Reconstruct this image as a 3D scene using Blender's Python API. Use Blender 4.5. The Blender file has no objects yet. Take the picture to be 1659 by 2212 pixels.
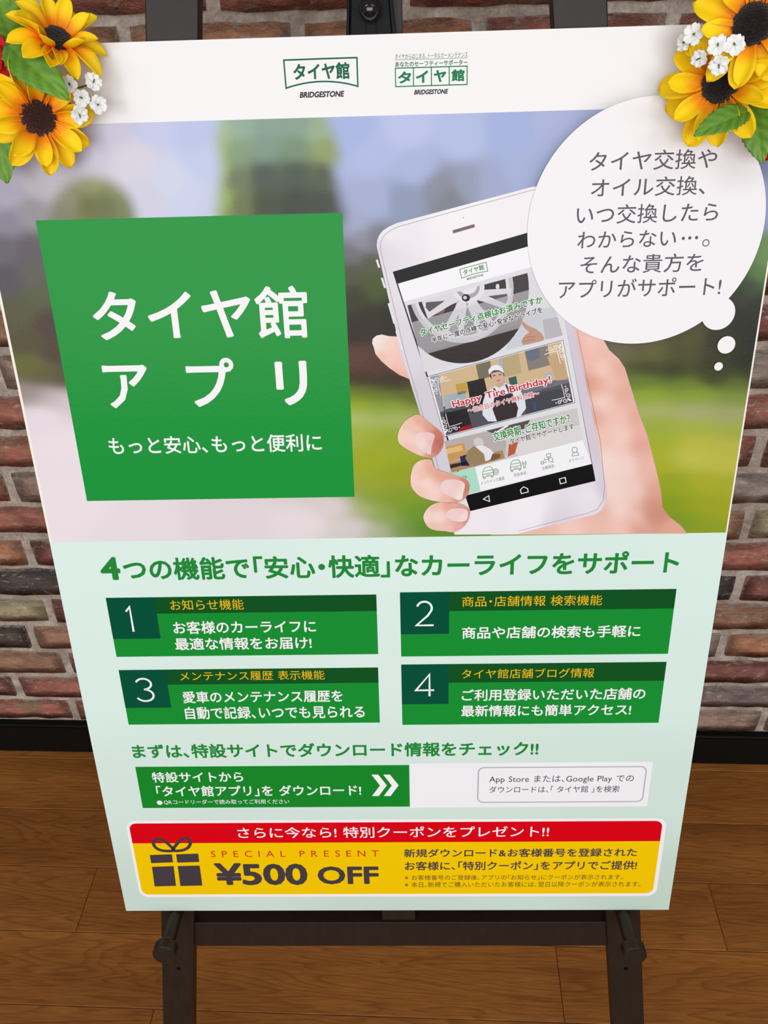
import bpy, bmesh, math, random
from mathutils import Vector, Matrix
from mathutils.geometry import delaunay_2d_cdt

random.seed(7)
scene = bpy.context.scene
COL = scene.collection

# ------------------------------------------------------------------ camera
FPX, CX, CY = 1800.0, 829.5, 1106.0
CAMX = Vector((0.9987248, 0.0425644, -0.0271481))      # image right in the room
CAMD = Vector((0.0035394, -0.5954553, -0.8033807))     # image down in the room
CAMF = Vector((-0.0503609, 0.8022601, -0.5948466))     # view direction
EYE = Vector((0.0, 0.0, 1.3))
cam_data = bpy.data.cameras.new('camera')
cam_data.sensor_fit = 'HORIZONTAL'
cam_data.sensor_width = 36.0
cam_data.lens = 36.0 * FPX / 1659.0
cam_data.clip_start = 0.01
cam = bpy.data.objects.new('camera', cam_data)
COL.objects.link(cam)
cm = Matrix.Identity(4)
for i in range(3):
    cm[i][0] = CAMX[i]; cm[i][1] = -CAMD[i]; cm[i][2] = -CAMF[i]; cm[i][3] = EYE[i]
cam.matrix_world = cm
scene.camera = cam

# ------------------------------------------------------------------ light
world = bpy.data.worlds.new('world')
scene.world = world
world.use_nodes = True
bg = world.node_tree.nodes['Background']
bg.inputs['Color'].default_value = (0.96, 0.98, 1.0, 1)
bg.inputs['Strength'].default_value = 0.30

def area_light(name, loc, target, sx, sy, power, color=(1, 1, 1)):
    d = bpy.data.lights.new(name, 'AREA')
    d.shape = 'RECTANGLE'; d.size = sx; d.size_y = sy; d.energy = power; d.color = color
    o = bpy.data.objects.new(name, d)
    COL.objects.link(o)
    o.location = loc
    o.rotation_euler = (Vector(target) - Vector(loc)).to_track_quat('-Z', 'Y').to_euler()
    return o

area_light('ceiling_lamp_light', (-1.2, -0.75, 2.55), (-1.2, -0.75, 0), 1.2, 0.5, 9, (0.99, 0.98, 0.98))
area_light('ceiling_lamp_light', (1.2, -0.75, 2.55), (1.2, -0.75, 0), 1.2, 0.5, 9, (0.99, 0.98, 0.98))
area_light('front_fill_light', (0.0, -2.7, 1.65), (0, 0.7, 0.8), 3.8, 1.6, 90, (0.97, 0.98, 1.0))  # unseen soft light added behind the camera to brighten the poster's middle

scene.view_settings.view_transform = 'Standard'
scene.view_settings.look = 'None'
scene.view_settings.gamma = 1.0
scene.view_settings.use_curve_mapping = False
scene.view_settings.exposure = -0.04

# ------------------------------------------------------------------ frames
WALL_Y = 0.99184
PO = Vector((-0.3293, 0.46408, 0.40623))               # poster: lower left corner of its face
PU = Vector((0.999566, 0.029407, 0.001651))
PV = Vector((-0.008098, 0.220481, 0.975358))
PN = Vector((0.028318, -0.974948, 0.220623))
PW, PH = 0.594, 0.8368

def W3(u, v, w=0.0):
    return PO + PU * u + PV * v + PN * w

def ray(px, py):
    return CAMX * ((px - CX) / FPX) + CAMD * ((py - CY) / FPX) + CAMF

def pp(px, py, w=0.0):
    """place on the poster board (metres from its lower left corner) of a point measured on the photograph"""
    r = ray(px, py)
    t = ((PO + PN * w - EYE).dot(PN)) / r.dot(PN)
    d = EYE + r * t - PO
    return Vector((d.dot(PU), d.dot(PV)))

def pos(px, py, w):
    a = pp(px, py, w)
    return W3(a.x, a.y, w)

def wall_xz(px, py):
    r = ray(px, py)
    t = WALL_Y / r.y
    return EYE.x + r.x * t, EYE.z + r.z * t

# ------------------------------------------------------------------ materials
def lin(c):
    c = c / 255.0
    return c / 12.92 if c <= 0.04045 else ((c + 0.055) / 1.055) ** 2.4

def rgb(c, k=1.0):
    return (lin(c[0]) * k, lin(c[1]) * k, lin(c[2]) * k, 1.0)

def new_mat(name):
    m = bpy.data.materials.new(name)
    m.use_nodes = True
    return m, m.node_tree, m.node_tree.nodes['Principled BSDF']

def N_(nt, kind, **kw):
    n = nt.nodes.new(kind)
    for k, v in kw.items():
        setattr(n, k, v)
    return n

def noise(nt, vec, scale, detail=4, rough=0.55, dist=0.0):
    n = N_(nt, 'ShaderNodeTexNoise')
    n.inputs['Scale'].default_value = scale
    n.inputs['Detail'].default_value = detail
    n.inputs['Roughness'].default_value = rough
    n.inputs['Distortion'].default_value = dist
    nt.links.new(vec, n.inputs['Vector'])
    return n.outputs['Fac']

def ramp(nt, fac, stops):
    r = N_(nt, 'ShaderNodeValToRGB')
    el = r.color_ramp.elements
    while len(el) < len(stops):
        el.new(0.5)
    for e, (p, c) in zip(el, stops):
        e.position = p; e.color = c
    nt.links.new(fac, r.inputs['Fac'])
    return r.outputs['Color']

def mix(nt, fac, a, b, mode='MIX'):
    m = N_(nt, 'ShaderNodeMix', data_type='RGBA', blend_type=mode)
    for val, key in ((fac, 0), (a, 6), (b, 7)):
        if isinstance(val, (int, float)):
            m.inputs[key].default_value = val
        elif isinstance(val, tuple):
            m.inputs[key].default_value = val
        else:
            nt.links.new(val, m.inputs[key])
    return m.outputs[2]

def bump(nt, bsdf, height, strength, dist):
    b = N_(nt, 'ShaderNodeBump')
    b.inputs['Strength'].default_value = strength
    b.inputs['Distance'].default_value = dist
    nt.links.new(height, b.inputs['Height'])
    nt.links.new(b.outputs['Normal'], bsdf.inputs['Normal'])

PK = 0.93       # paper whiteness
def print_finish(nt, b):
    tc = N_(nt, 'ShaderNodeTexCoord')
    bump(nt, b, noise(nt, tc.outputs['Object'], 330, 2), 0.12, 0.0005)
    b.inputs['Roughness'].default_value = 0.22
    b.inputs['Specular IOR Level'].default_value = 0.10

_pm = {}
def ink(c):
    c = tuple(c)
    if c not in _pm:
        m, nt, b = new_mat('ink')
        b.inputs['Base Color'].default_value = rgb(c, PK)
        print_finish(nt, b)
        _pm[c] = m
    return _pm[c]

def make_painted():
    m, nt, b = new_mat('printed_picture')
    a = N_(nt, 'ShaderNodeVertexColor', layer_name='Col')
    nt.links.new(a.outputs['Color'], b.inputs['Base Color'])
    print_finish(nt, b)
    return m
M_PAINT = make_painted()

def simple(name, c, rough=0.5, spec=0.5, bump_s=None):
    m, nt, b = new_mat(name)
    b.inputs['Base Color'].default_value = rgb(c)
    b.inputs['Roughness'].default_value = rough
    b.inputs['Specular IOR Level'].default_value = spec
    if bump_s:
        tc = N_(nt, 'ShaderNodeTexCoord')
        bump(nt, b, noise(nt, tc.outputs['Object'], bump_s[0], 3), bump_s[1], bump_s[2])
    return m

# ------------------------------------------------------------------ object helpers
def tag(o, label=None, category=None, group=None, kind=None):
    if label: o['label'] = label
    if category: o['category'] = category
    if group: o['group'] = group
    if kind: o['kind'] = kind
    return o

def empty(name, matrix):
    o = bpy.data.objects.new(name, None)
    o.empty_display_size = 0.02
    COL.objects.link(o)
    o.matrix_world = matrix
    return o

def mesh_obj(name, verts, faces, mat, parent=None, local=True, smooth=False, cols=None):
    """one mesh object; with local=False the verts are room coordinates and are moved into the parent's frame"""
    if parent is not None and not local:
        inv = root_matrix(parent).inverted()
        verts = [inv @ Vector(v) for v in verts]
    me = bpy.data.meshes.new(name)
    me.from_pydata([tuple(v) for v in verts], [], faces)
    if smooth:
        me.polygons.foreach_set('use_smooth', [True] * len(me.polygons))
    if cols:
        at = me.color_attributes.new('Col', 'FLOAT_COLOR', 'POINT')
        flat = []
        for c in cols: flat.extend(c)
        at.data.foreach_set('color', flat)
    if mat: me.materials.append(mat)
    me.update()
    o = bpy.data.objects.new(name, me)
    COL.objects.link(o)
    if parent is not None: o.parent = parent
    return o

def root_matrix(o):
    m = o.matrix_basis.copy()
    while o.parent:
        o = o.parent
        m = o.matrix_basis @ m
    return m

def bm_obj(name, bm, mat, parent=None, local=True, smooth=False):
    bmesh.ops.recalc_face_normals(bm, faces=bm.faces[:])
    if parent is not None and not local:
        bm.transform(root_matrix(parent).inverted())
    me = bpy.data.meshes.new(name)
    bm.to_mesh(me); bm.free()
    if smooth:
        me.polygons.foreach_set('use_smooth', [True] * len(me.polygons))
    me.materials.append(mat)
    o = bpy.data.objects.new(name, me)
    COL.objects.link(o)
    if parent is not None: o.parent = parent
    return o

def bm_box(corners, bevel=0.0):
    """corners: 4 of one end ring, 4 of the other"""
    bm = bmesh.new()
    v = [bm.verts.new(c) for c in corners]
    for f in ((0, 1, 2, 3), (7, 6, 5, 4), (0, 4, 5, 1), (1, 5, 6, 2), (2, 6, 7, 3), (3, 7, 4, 0)):
        bm.faces.new([v[i] for i in f])
    bmesh.ops.recalc_face_normals(bm, faces=bm.faces[:])
    if bevel:
        bmesh.ops.bevel(bm, geom=bm.edges[:], offset=bevel, segments=2, affect='EDGES', profile=0.6)
    return bm

def aabox(x0, x1, y0, y1, z0, z1, bevel=0.0):
    return bm_box([(x0, y0, z0), (x1, y0, z0), (x1, y1, z0), (x0, y1, z0), (x0, y0, z1), (x1, y0, z1), (x1, y1, z1), (x0, y1, z1)], bevel)

def uvwbox(u0, u1, v0, v1, w0, w1, bevel=0.0):
    return bm_box([W3(u0, v0, w0), W3(u1, v0, w0), W3(u1, v1, w0), W3(u0, v1, w0), W3(u0, v0, w1), W3(u1, v0, w1), W3(u1, v1, w1), W3(u0, v1, w1)], bevel)

def lathe(axis_from, axis_to, prof, seg=28):
    """prof: list of (t along axis in metres, radius)"""
    a = Vector(axis_from); d = (Vector(axis_to) - a).normalized()
    s = d.orthogonal().normalized(); q = d.cross(s)
    verts, faces = [], []
    for t, r in prof:
        for k in range(seg):
            an = 2 * math.pi * k / seg
            verts.append(a + d * t + (s * math.cos(an) + q * math.sin(an)) * r)
    for i in range(len(prof) - 1):
        for k in range(seg):
            faces.append((i * seg + k, i * seg + (k + 1) % seg, (i + 1) * seg + (k + 1) % seg, (i + 1) * seg + k))
    faces.append(tuple(range(seg - 1, -1, -1)))
    faces.append(tuple((len(prof) - 1) * seg + k for k in range(seg)))
    return verts, faces

# ================================================================== FLOOR
def make_floor_mat():
    m, nt, b = new_mat('oak_plank')
    tc = N_(nt, 'ShaderNodeTexCoord')
    oi = N_(nt, 'ShaderNodeObjectInfo')
    off = N_(nt, 'ShaderNodeVectorMath', operation='MULTIPLY_ADD')
    cx = N_(nt, 'ShaderNodeCombineXYZ')
    nt.links.new(oi.outputs['Random'], cx.inputs[0]); nt.links.new(oi.outputs['Random'], cx.inputs[1]); nt.links.new(oi.outputs['Random'], cx.inputs[2])
    nt.links.new(cx.outputs[0], off.inputs[0]); off.inputs[1].default_value = (37, 53, 71)
    nt.links.new(tc.outputs['Object'], off.inputs[2])
    mp = N_(nt, 'ShaderNodeMapping'); mp.inputs['Scale'].default_value = (0.62, 6.5, 1.0)
    nt.links.new(off.outputs[0], mp.inputs['Vector'])
    big = noise(nt, mp.outputs[0], 3.0, 2, 0.5, 0.6)
    # cathedral grain: contour lines of a stretched noise field
    mul = N_(nt, 'ShaderNodeMath', operation='MULTIPLY'); mul.inputs[1].default_value = 17.0
    nt.links.new(big, mul.inputs[0])
    fr = N_(nt, 'ShaderNodeMath', operation='FRACT'); nt.links.new(mul.outputs[0], fr.inputs[0])
    mp2 = N_(nt, 'ShaderNodeMapping'); mp2.inputs['Scale'].default_value = (1.0, 16.0, 1.0)
    nt.links.new(off.outputs[0], mp2.inputs['Vector'])
    fine = noise(nt, mp2.outputs[0], 26, 4, 0.65)
    tone = noise(nt, mp.outputs[0], 1.6, 3)
    base = ramp(nt, tone, [(0.3, rgb((140, 86, 34))), (0.7, rgb((174, 113, 50)))])
    line = ramp(nt, fr.outputs[0], [(0.0, (1, 1, 1, 1)), (0.5, (0.96, 0.95, 0.94, 1)), (0.9, (0.70, 0.63, 0.56, 1)), (1.0, (0.98, 0.98, 0.98, 1))])
    c = mix(nt, 0.85, base, line, 'MULTIPLY')
    fc = ramp(nt, fine, [(0.35, (0.72, 0.66, 0.6, 1)), (0.62, (1.05, 1.05, 1.05, 1))])
    c = mix(nt, 0.8, c, fc, 'MULTIPLY')
    hs = N_(nt, 'ShaderNodeHueSaturation')
    mr = N_(nt, 'ShaderNodeMapRange'); mr.inputs['To Min'].default_value = 0.86; mr.inputs['To Max'].default_value = 1.12
    nt.links.new(oi.outputs['Random'], mr.inputs['Value']); nt.links.new(mr.outputs[0], hs.inputs['Value'])
    nt.links.new(c, hs.inputs['Color'])
    nt.links.new(hs.outputs['Color'], b.inputs['Base Color'])
    b.inputs['Roughness'].default_value = 0.52
    b.inputs['Specular IOR Level'].default_value = 0.3
    bump(nt, b, fine, 0.12, 0.0008)
    return m
M_FLOOR = make_floor_mat()
M_JOINT = simple('floor_joint', (38, 24, 14), 0.8, 0.2)

floor = tag(bm_obj('floor', aabox(-2.4, 2.4, -2.6, WALL_Y + 0.05, -0.03, -0.002), M_JOINT), 'brown oak plank floor below the brick wall', kind='structure')
PITCH = 0.1082
row_joints = {0: [-1.2, -0.08, 0.98], 1: [-0.85, 0.30, 1.15], 2: [-1.45, -0.5495, 0.459, 1.36], 3: [-0.93, 0.2005, 1.12], 4: [-1.3, -0.395, 0.62]}
plank_n = 0
far_v, far_f = [], []
for r in range(-1, 28):
    y1 = WALL_Y - 0.028 - PITCH * r
    y0 = y1 - PITCH
    if r == -1: y1 = WALL_Y + 0.03
    js = row_joints.get(r)
    if js is None:
        s = random.uniform(-0.9, 0.1)
        js = [s - 0.92, s, s + 0.92, s + 1.84]
    xs = [-2.4] + [j for j in js if -2.3 < j < 2.3] + [2.4]
    for x0, x1 in zip(xs[:-1], xs[1:]):
        g = 0.00035
        bm = aabox(-(x1 - x0) / 2 + g, (x1 - x0) / 2 - g, -(y1 - y0) / 2 + g, (y1 - y0) / 2 - g, -0.006, 0.0)
        top = [e for e in bm.edges if all(v.co.z > -0.001 for v in e.verts)]
        bmesh.ops.bevel(bm, geom=top, offset=0.0007, segments=1, affect='EDGES')
        o = bm_obj('plank', bm, M_FLOOR, floor)
        o.location = ((x0 + x1) / 2, (y0 + y1) / 2, 0)
        plank_n += 1

# ================================================================== WALL
def make_brick_mat():
    m, nt, b = new_mat('old_brick')
    tc = N_(nt, 'ShaderNodeTexCoord')
    geo = N_(nt, 'ShaderNodeNewGeometry')
    oi = N_(nt, 'ShaderNodeObjectInfo')
    P = geo.outputs['Position']
    mp = N_(nt, 'ShaderNodeMapping'); mp.inputs['Scale'].default_value = (0.55, 1, 1)
    nt.links.new(P, mp.inputs['Vector'])
    n1 = noise(nt, mp.outputs[0], 42, 6, 0.62, 0.5)
    n2 = noise(nt, P, 210, 4, 0.6)
    n3 = noise(nt, mp.outputs[0], 26, 5, 0.6, 1.2)
    n4 = noise(nt, mp.outputs[0], 95, 6, 0.75, 0.4)
    dark = mix(nt, 1.0, oi.outputs['Color'], ramp(nt, n1, [(0.3, (0.85, 0.8, 0.78, 1)), (0.52, (1.55, 1.5, 1.47, 1)), (0.72, (2.3, 2.2, 2.1, 1))]), 'MULTIPLY')
    c = mix(nt, ramp(nt, n3, [(0.54, (0, 0, 0, 1)), (0.68, (0.6, 0.6, 0.6, 1))]), dark, rgb((146, 132, 100)))
    c = mix(nt, ramp(nt, n4, [(0.57, (0, 0, 0, 1)), (0.67, (0.8, 0.8, 0.8, 1))]), c, rgb((200, 188, 174)))
    sep = N_(nt, 'ShaderNodeSeparateXYZ'); nt.links.new(tc.outputs['Generated'], sep.inputs[0])
    def edge(sock):
        d = N_(nt, 'ShaderNodeMath', operation='SUBTRACT'); d.inputs[1].default_value = 0.5; nt.links.new(sock, d.inputs[0])
        q = N_(nt, 'ShaderNodeMath', operation='ABSOLUTE'); nt.links.new(d.outputs[0], q.inputs[0])
        return q.outputs[0]
    ex_, ez_ = edge(sep.outputs[0]), edge(sep.outputs[2])
    px_ = N_(nt, 'ShaderNodeMath', operation='MULTIPLY_ADD'); px_.inputs[1].default_value = 3.4; px_.inputs[2].default_value = -1.2; nt.links.new(ex_, px_.inputs[0])
    mx = N_(nt, 'ShaderNodeMath', operation='MAXIMUM'); nt.links.new(px_.outputs[0], mx.inputs[0]); nt.links.new(ez_, mx.inputs[1])
    ea = N_(nt, 'ShaderNodeMath', operation='MULTIPLY_ADD'); ea.inputs[1].default_value = 1.0; nt.links.new(mx.outputs[0], ea.inputs[0])
    en = N_(nt, 'ShaderNodeMath', operation='MULTIPLY_ADD'); en.inputs[1].default_value = 0.9; en.inputs[2].default_value = -0.45; nt.links.new(n4, en.inputs[0])
    nt.links.new(en.outputs[0], ea.inputs[2])
    c = mix(nt, ramp(nt, ea.outputs[0], [(0.42, (0, 0, 0, 1)), (0.52, (0.85, 0.85, 0.85, 1))]), c, rgb((176, 160, 146)))
    c = mix(nt, 0.6, c, ramp(nt, n2, [(0.3, (0.78, 0.78, 0.78, 1)), (0.6, (1.1, 1.1, 1.1, 1))]), 'MULTIPLY')
    nt.links.new(c, b.inputs['Base Color'])
    b.inputs['Roughness'].default_value = 0.8
    b.inputs['Specular IOR Level'].default_value = 0.25
    ad = N_(nt, 'ShaderNodeMath', operation='ADD')
    nt.links.new(n1, ad.inputs[0]); nt.links.new(n4, ad.inputs[1])
    bump(nt, b, ad.outputs[0], 0.7, 0.005)
    return m
M_BRICK = make_brick_mat()

def make_mortar_mat():
    m, nt, b = new_mat('mortar')
    geo = N_(nt, 'ShaderNodeNewGeometry')
    P = geo.outputs['Position']
    n1 = noise(nt, P, 35, 5, 0.6, 0.3)
    n2 = noise(nt, P, 260, 3, 0.6)
    c = ramp(nt, n1, [(0.3, rgb((150, 136, 125))), (0.52, rgb((182, 168, 156))), (0.72, rgb((214, 204, 190)))])
    c = mix(nt, 0.7, c, ramp(nt, n2, [(0.32, (0.7, 0.68, 0.66, 1)), (0.6, (1.08, 1.08, 1.08, 1))]), 'MULTIPLY')
    nt.links.new(c, b.inputs['Base Color'])
    b.inputs['Roughness'].default_value = 0.9
    b.inputs['Specular IOR Level'].default_value = 0.2
    ad = N_(nt, 'ShaderNodeMath', operation='ADD')
    nt.links.new(n1, ad.inputs[0]); nt.links.new(n2, ad.inputs[1])
    bump(nt, b, ad.outputs[0], 0.5, 0.003)
    return m
M_MORTAR = make_mortar_mat()

WALL_X0, WALL_X1, WALL_TOP = -2.4, 2.4, 2.7
wall = tag(bm_obj('wall_back', aabox(WALL_X0, WALL_X1, WALL_Y + 0.0035, WALL_Y + 0.12, -0.02, WALL_TOP), M_MORTAR), 'weathered multicoloured brick wall with wide grey mortar joints', kind='structure')

def brick_mesh_data(seed):
    """unit brick: x, z in -0.5..0.5, front towards -y; worn, uneven outline"""
    rnd = random.Random(seed)
    NX, NZ = 7, 3
    vs, fs = [], []
    rows = []
    for k in range(NZ + 1):
        row = []
        for i in range(NX + 1):
            x = -0.5 + i / NX; z = -0.5 + k / NZ
            ex = i in (0, NX); ez = k in (0, NZ)
            jx = rnd.uniform(-0.012, 0.012); jz = rnd.uniform(-0.05, 0.05) if not ez else rnd.uniform(-0.04, 0.025) * (1 if k else -1)
            if ex and ez:                      # worn corners
                x *= 0.982 + rnd.uniform(-0.012, 0.008); z *= 0.93 + rnd.uniform(-0.05, 0.04)
            elif ex:
                x *= 0.992 + rnd.uniform(-0.012, 0.006)
            else:
                x += jx
            z += jz if not (ex and ez) else 0
            y = rnd.uniform(-0.0012, 0.0010)
            if ex or ez: y += 0.0009
            row.append(len(vs)); vs.append((x, y, z))
        rows.append(row)
    for k in range(NZ):
        for i in range(NX):
            fs.append((rows[k][i], rows[k][i + 1], rows[k + 1][i + 1], rows[k + 1][i]))
    ring = rows[0] + [rows[k][NX] for k in range(1, NZ + 1)] + rows[NZ][-2::-1] + [rows[k][0] for k in range(NZ - 1, 0, -1)]
    back = []
    for a in ring:
        x, y, z = vs[a]
        back.append(len(vs)); vs.append((x * 1.012, 0.0085, z * 1.045))
    for q in range(len(ring)):
        p = (q + 1) % len(ring)
        fs.append((ring[p], ring[q], back[q], back[p]))
    return vs, fs

BR = []
for s in range(10):
    vs, fs = brick_mesh_data(100 + s)
    me = bpy.data.meshes.new('brick')
    me.from_pydata(vs, [], fs)
    me.materials.append(M_BRICK)
    me.polygons.foreach_set('use_smooth', [True] * len(me.polygons))
    BR.append((me, vs, fs))

C_RED = (138, 90, 78); C_DRED = (113, 75, 68); C_BRN = (142, 108, 89); C_ORG = (154, 110, 85); C_GRY = (132, 120, 113)
C_DRK = (70, 62, 60); C_OLV = (146, 137, 111); C_PUR = (117, 102, 101); C_GBR = (138, 116, 103)
PALETTE = [C_RED, C_RED, C_DRED, C_BRN, C_BRN, C_ORG, C_GRY, C_DRK, C_OLV, C_PUR, C_GBR]
CP = 0.0627
# measured joints of the courses that show beside the board: (centre of one vertical joint on the left, on the right)
anchors = {8: (-0.6175, None), 6: (-0.626, 0.40), 4: (-0.626, 0.36), 3: (-0.6735, 0.4875), 2: (-0.630, 0.41), 1: (-0.737, 0.455), 0: (-0.83, 0.597),
           9: (-0.70, 0.458), 7: (-0.735, 0.471), 5: (-0.72, 0.486), 10: (-0.67, 0.36), 11: (-0.78, 0.55), 12: (-0.66, 0.33), 17: (-0.320, 0.250), 18: (-0.222, 0.36)}
seen_cols = {(12, 'L'): [C_BRN], (11, 'L'): [C_GBR], (10, 'L'): [C_RED], (9, 'L'): [C_RED], (8, 'L'): [C_RED, C_GBR], (7, 'L'): [C_RED], (6, 'L'): [C_ORG, C_DRED],
             (5, 'L'): [C_DRK], (4, 'L'): [C_OLV, C_DRED], (3, 'L'): [C_DRK, C_BRN], (2, 'L'): [C_BRN, C_RED], (1, 'L'): [C_DRED, C_RED], (0, 'L'): [C_GBR, C_RED],
             (12, 'R'): [C_DRED], (11, 'R'): [C_GRY], (10, 'R'): [C_RED], (9, 'R'): [C_RED, C_RED], (8, 'R'): [C_GRY], (7, 'R'): [C_BRN, C_OLV], (6, 'R'): [C_RED],
             (5, 'R'): [C_DRK, C_DRED], (4, 'R'): [C_BRN], (3, 'R'): [C_GRY, C_ORG], (2, 'R'): [C_DRED], (1, 'R'): [C_PUR], (0, 'R'): [C_GBR, C_BRN]}
brnd = random.Random(5)
stuff_v, stuff_f = [], []
bricks_made = 0
for c in range(0, 42):
    zc = 0.105 + CP * c
    if zc > WALL_TOP - 0.03: break
    aL, aR = anchors.get(c, (None, None))
    if aL is None: aL = -0.70 + (0.095 if c % 2 else 0.0) + brnd.uniform(-0.03, 0.03)
    js = []
    if aR is not None:
        n = max(1, round((aR - aL) / 0.19))
        step = (aR - aL) / n
        js = [aL + step * i + (brnd.uniform(-0.012, 0.012) if 0 < i < n else 0) for i in range(n + 1)]
    else:
        js = [aL + 0.19 * i for i in range(7)]
    while js[-1] < WALL_X1 - 0.05: js.append(js[-1] + 0.19 + brnd.uniform(-0.015, 0.015))
    while js[0] > WALL_X0 + 0.05: js.insert(0, js[0] - 0.19 + brnd.uniform(-0.015, 0.015))
    for x0, x1 in zip(js[:-1], js[1:]):
        L = x1 - x0 - 0.0135; H = 0.0508 + brnd.uniform(-0.002, 0.003)
        xc = (x0 + x1) / 2; z = zc + brnd.uniform(-0.0015, 0.0015)
        col = brnd.choice(PALETTE)
        if xc - L / 2 < -0.42 and xc + L / 2 > -0.9 and (c, 'L') in seen_cols:
            sc = seen_cols[(c, 'L')]
            col = sc[0] if (xc < aL or len(sc) == 1) else sc[1]
        if xc + L / 2 > 0.37 and xc - L / 2 < 0.75 and (c, 'R') in seen_cols:
            sc = seen_cols[(c, 'R')]
            col = sc[0] if (aR is None or xc < aR or len(sc) == 1) else sc[1]
        if c == 17: col = C_ORG if xc < 0.06 else C_RED
        if c == 18: col = C_RED
        k = brnd.randrange(len(BR))
        me, vs, fs = BR[k]
        flip = brnd.choice((-1, 1))
        pr = brnd.uniform(-0.0015, 0.0012)
        if c < 23 and -1.28 < xc < 1.12:
            o = bpy.data.objects.new('brick', me)
            COL.objects.link(o)
            o.parent = wall
            o.location = (xc, WALL_Y - 0.0005 + pr, z)
            o.scale = (L, 1, H)
            o.rotation_euler = (0, math.pi if flip < 0 else 0, 0)
            o.color = rgb(col)
            bricks_made += 1
        else:
            b0 = len(stuff_v)
            for x, y, zz in vs: stuff_v.append((xc + x * L, WALL_Y - 0.0005 + pr + y, z + zz * H))
            for f in fs: stuff_f.append(tuple(i + b0 for i in f))
o = mesh_obj('bricks', stuff_v, stuff_f, M_BRICK, wall, smooth=True)
o.color = rgb(C_RED); o['kind'] = 'stuff'

M_BASE = simple('black_vinyl', (13, 11, 10), 0.6, 0.15, (90, 0.1, 0.001))
bm = aabox(WALL_X0, WALL_X1, WALL_Y - 0.012, WALL_Y + 0.012, 0.0, 0.0745)
top = [e for e in bm.edges if all(v.co.z > 0.07 and v.co.y < WALL_Y for v in e.verts)]
bmesh.ops.bevel(bm, geom=top, offset=0.005, segments=3, affect='EDGES')
tag(bm_obj('baseboard_back', bm, M_BASE), 'plain black vinyl baseboard under the brick wall', kind='structure')

# ================================================================== EASEL
def make_wood(name, c0, c1):
    m, nt, b = new_mat(name)
    tc = N_(nt, 'ShaderNodeTexCoord')
    mp = N_(nt, 'ShaderNodeMapping'); mp.inputs['Scale'].default_value = (14, 14, 1.2)
    nt.links.new(tc.outputs['Object'], mp.inputs['Vector'])
    n = noise(nt, mp.outputs[0], 9, 4, 0.6, 0.3)
    nt.links.new(ramp(nt, n, [(0.3, rgb(c0)), (0.7, rgb(c1))]), b.inputs['Base Color'])
    b.inputs['Roughness'].default_value = 0.42
    b.inputs['Specular IOR Level'].default_value = 0.32
    bump(nt, b, n, 0.08, 0.001)
    return m
M_WOOD = make_wood('dark_stained_wood', (30, 22, 16), (37, 28, 21))
M_CLAMP = simple('black_metal', (7, 8, 10), 0.4, 0.12, (150, 0.1, 0.0005))
M_GLOSS = simple('black_gloss_plastic', (10, 10, 12), 0.12, 0.6)

easel = empty('display_easel', Matrix.Translation((-0.03, 0.45, 0)))
tag(easel, 'dark brown wooden display easel holding up the tall poster board', 'easel')
LW = -0.0078                                    # front plane of the uprights, just behind the board
LT = 0.017
VF = -(PO.z + PN.z * LW) / PV.z                # where that plane meets the floor

def upright(o_top, i_top, o_bot, i_bot):
    a, b_ = pp(*o_top, LW), pp(*o_bot, LW)
    c, d = pp(*i_top, LW), pp(*i_bot, LW)
    ct, cb = (a + c) / 2, (b_ + d) / 2
    e = (cb - ct).normalized()
    half = ((c - a).length + (d - b_).length) / 4 * abs(e.y)
    s = Vector((-e.y, e.x)) * half
    top = ct - e * 0.26
    tlow = (VF - cb.y) / e.y
    low = cb + e * tlow
    # the foot is cut level with the floor
    def pt(base, sg, w):
        p = base + s * sg
        q = W3(p.x, p.y, w)
        return q
    def foot(sg, w):
        q = pt(low, sg, w); dirv = (PU * e.x + PV * e.y)
        return q + dirv * (-(q.z) / dirv.z)
    bm = bm_box([foot(-1, LW), foot(1, LW), foot(1, LW - LT), foot(-1, LW - LT), pt(top, -1, LW), pt(top, 1, LW), pt(top, 1, LW - LT), pt(top, -1, LW - LT)], 0.0012)
    bm_obj('leg', bm, M_WOOD, easel, local=False)
    return ct, e
upright((313, 50), (427, 50), (348, 2000), (419, 2000))
upright((1313, 50), (1198, 50), (1385, 2000), (1310, 2000))
b0, b1 = pp(600, 1992, -0.013), pp(600, 2043, -0.013)
bm_obj('crossbar', uvwbox(0.058, 0.545, b1.y, b0.y, -0.0125, -0.030, 0.001), M_WOOD, easel, local=False)
bm_obj('top_rail', uvwbox(0.185, 0.412, 1.06, 1.10, -0.0125, -0.030, 0.001), M_WOOD, easel, local=False)
m0, m1 = pp(825, 1980, -0.014), pp(897, 1980, -0.014)
bm_obj('mast', uvwbox(m0.x, m1.x, b0.y, 1.06, -0.0150, -0.0295, 0.001), M_WOOD, easel, local=False)
# rear support: from the top rail back and down to the floor in front of the wall
rt = W3(0.297, 1.07, -0.040); rb = Vector((rt.x + 0.012, WALL_Y - 0.06, 0.0))
ax = Vector((1, 0.03, 0)).normalized() * 0.017
bm_obj('rear_leg', bm_box([rb - ax, rb + ax, rb + ax + Vector((0, 0.02, 0)), rb - ax + Vector((0, 0.02, 0)),
                           rt - ax, rt + ax, rt + ax + Vector((0, 0.02, 0)), rt - ax + Vector((0, 0.02, 0))], 0.001), M_WOOD, easel, local=False)
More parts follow.
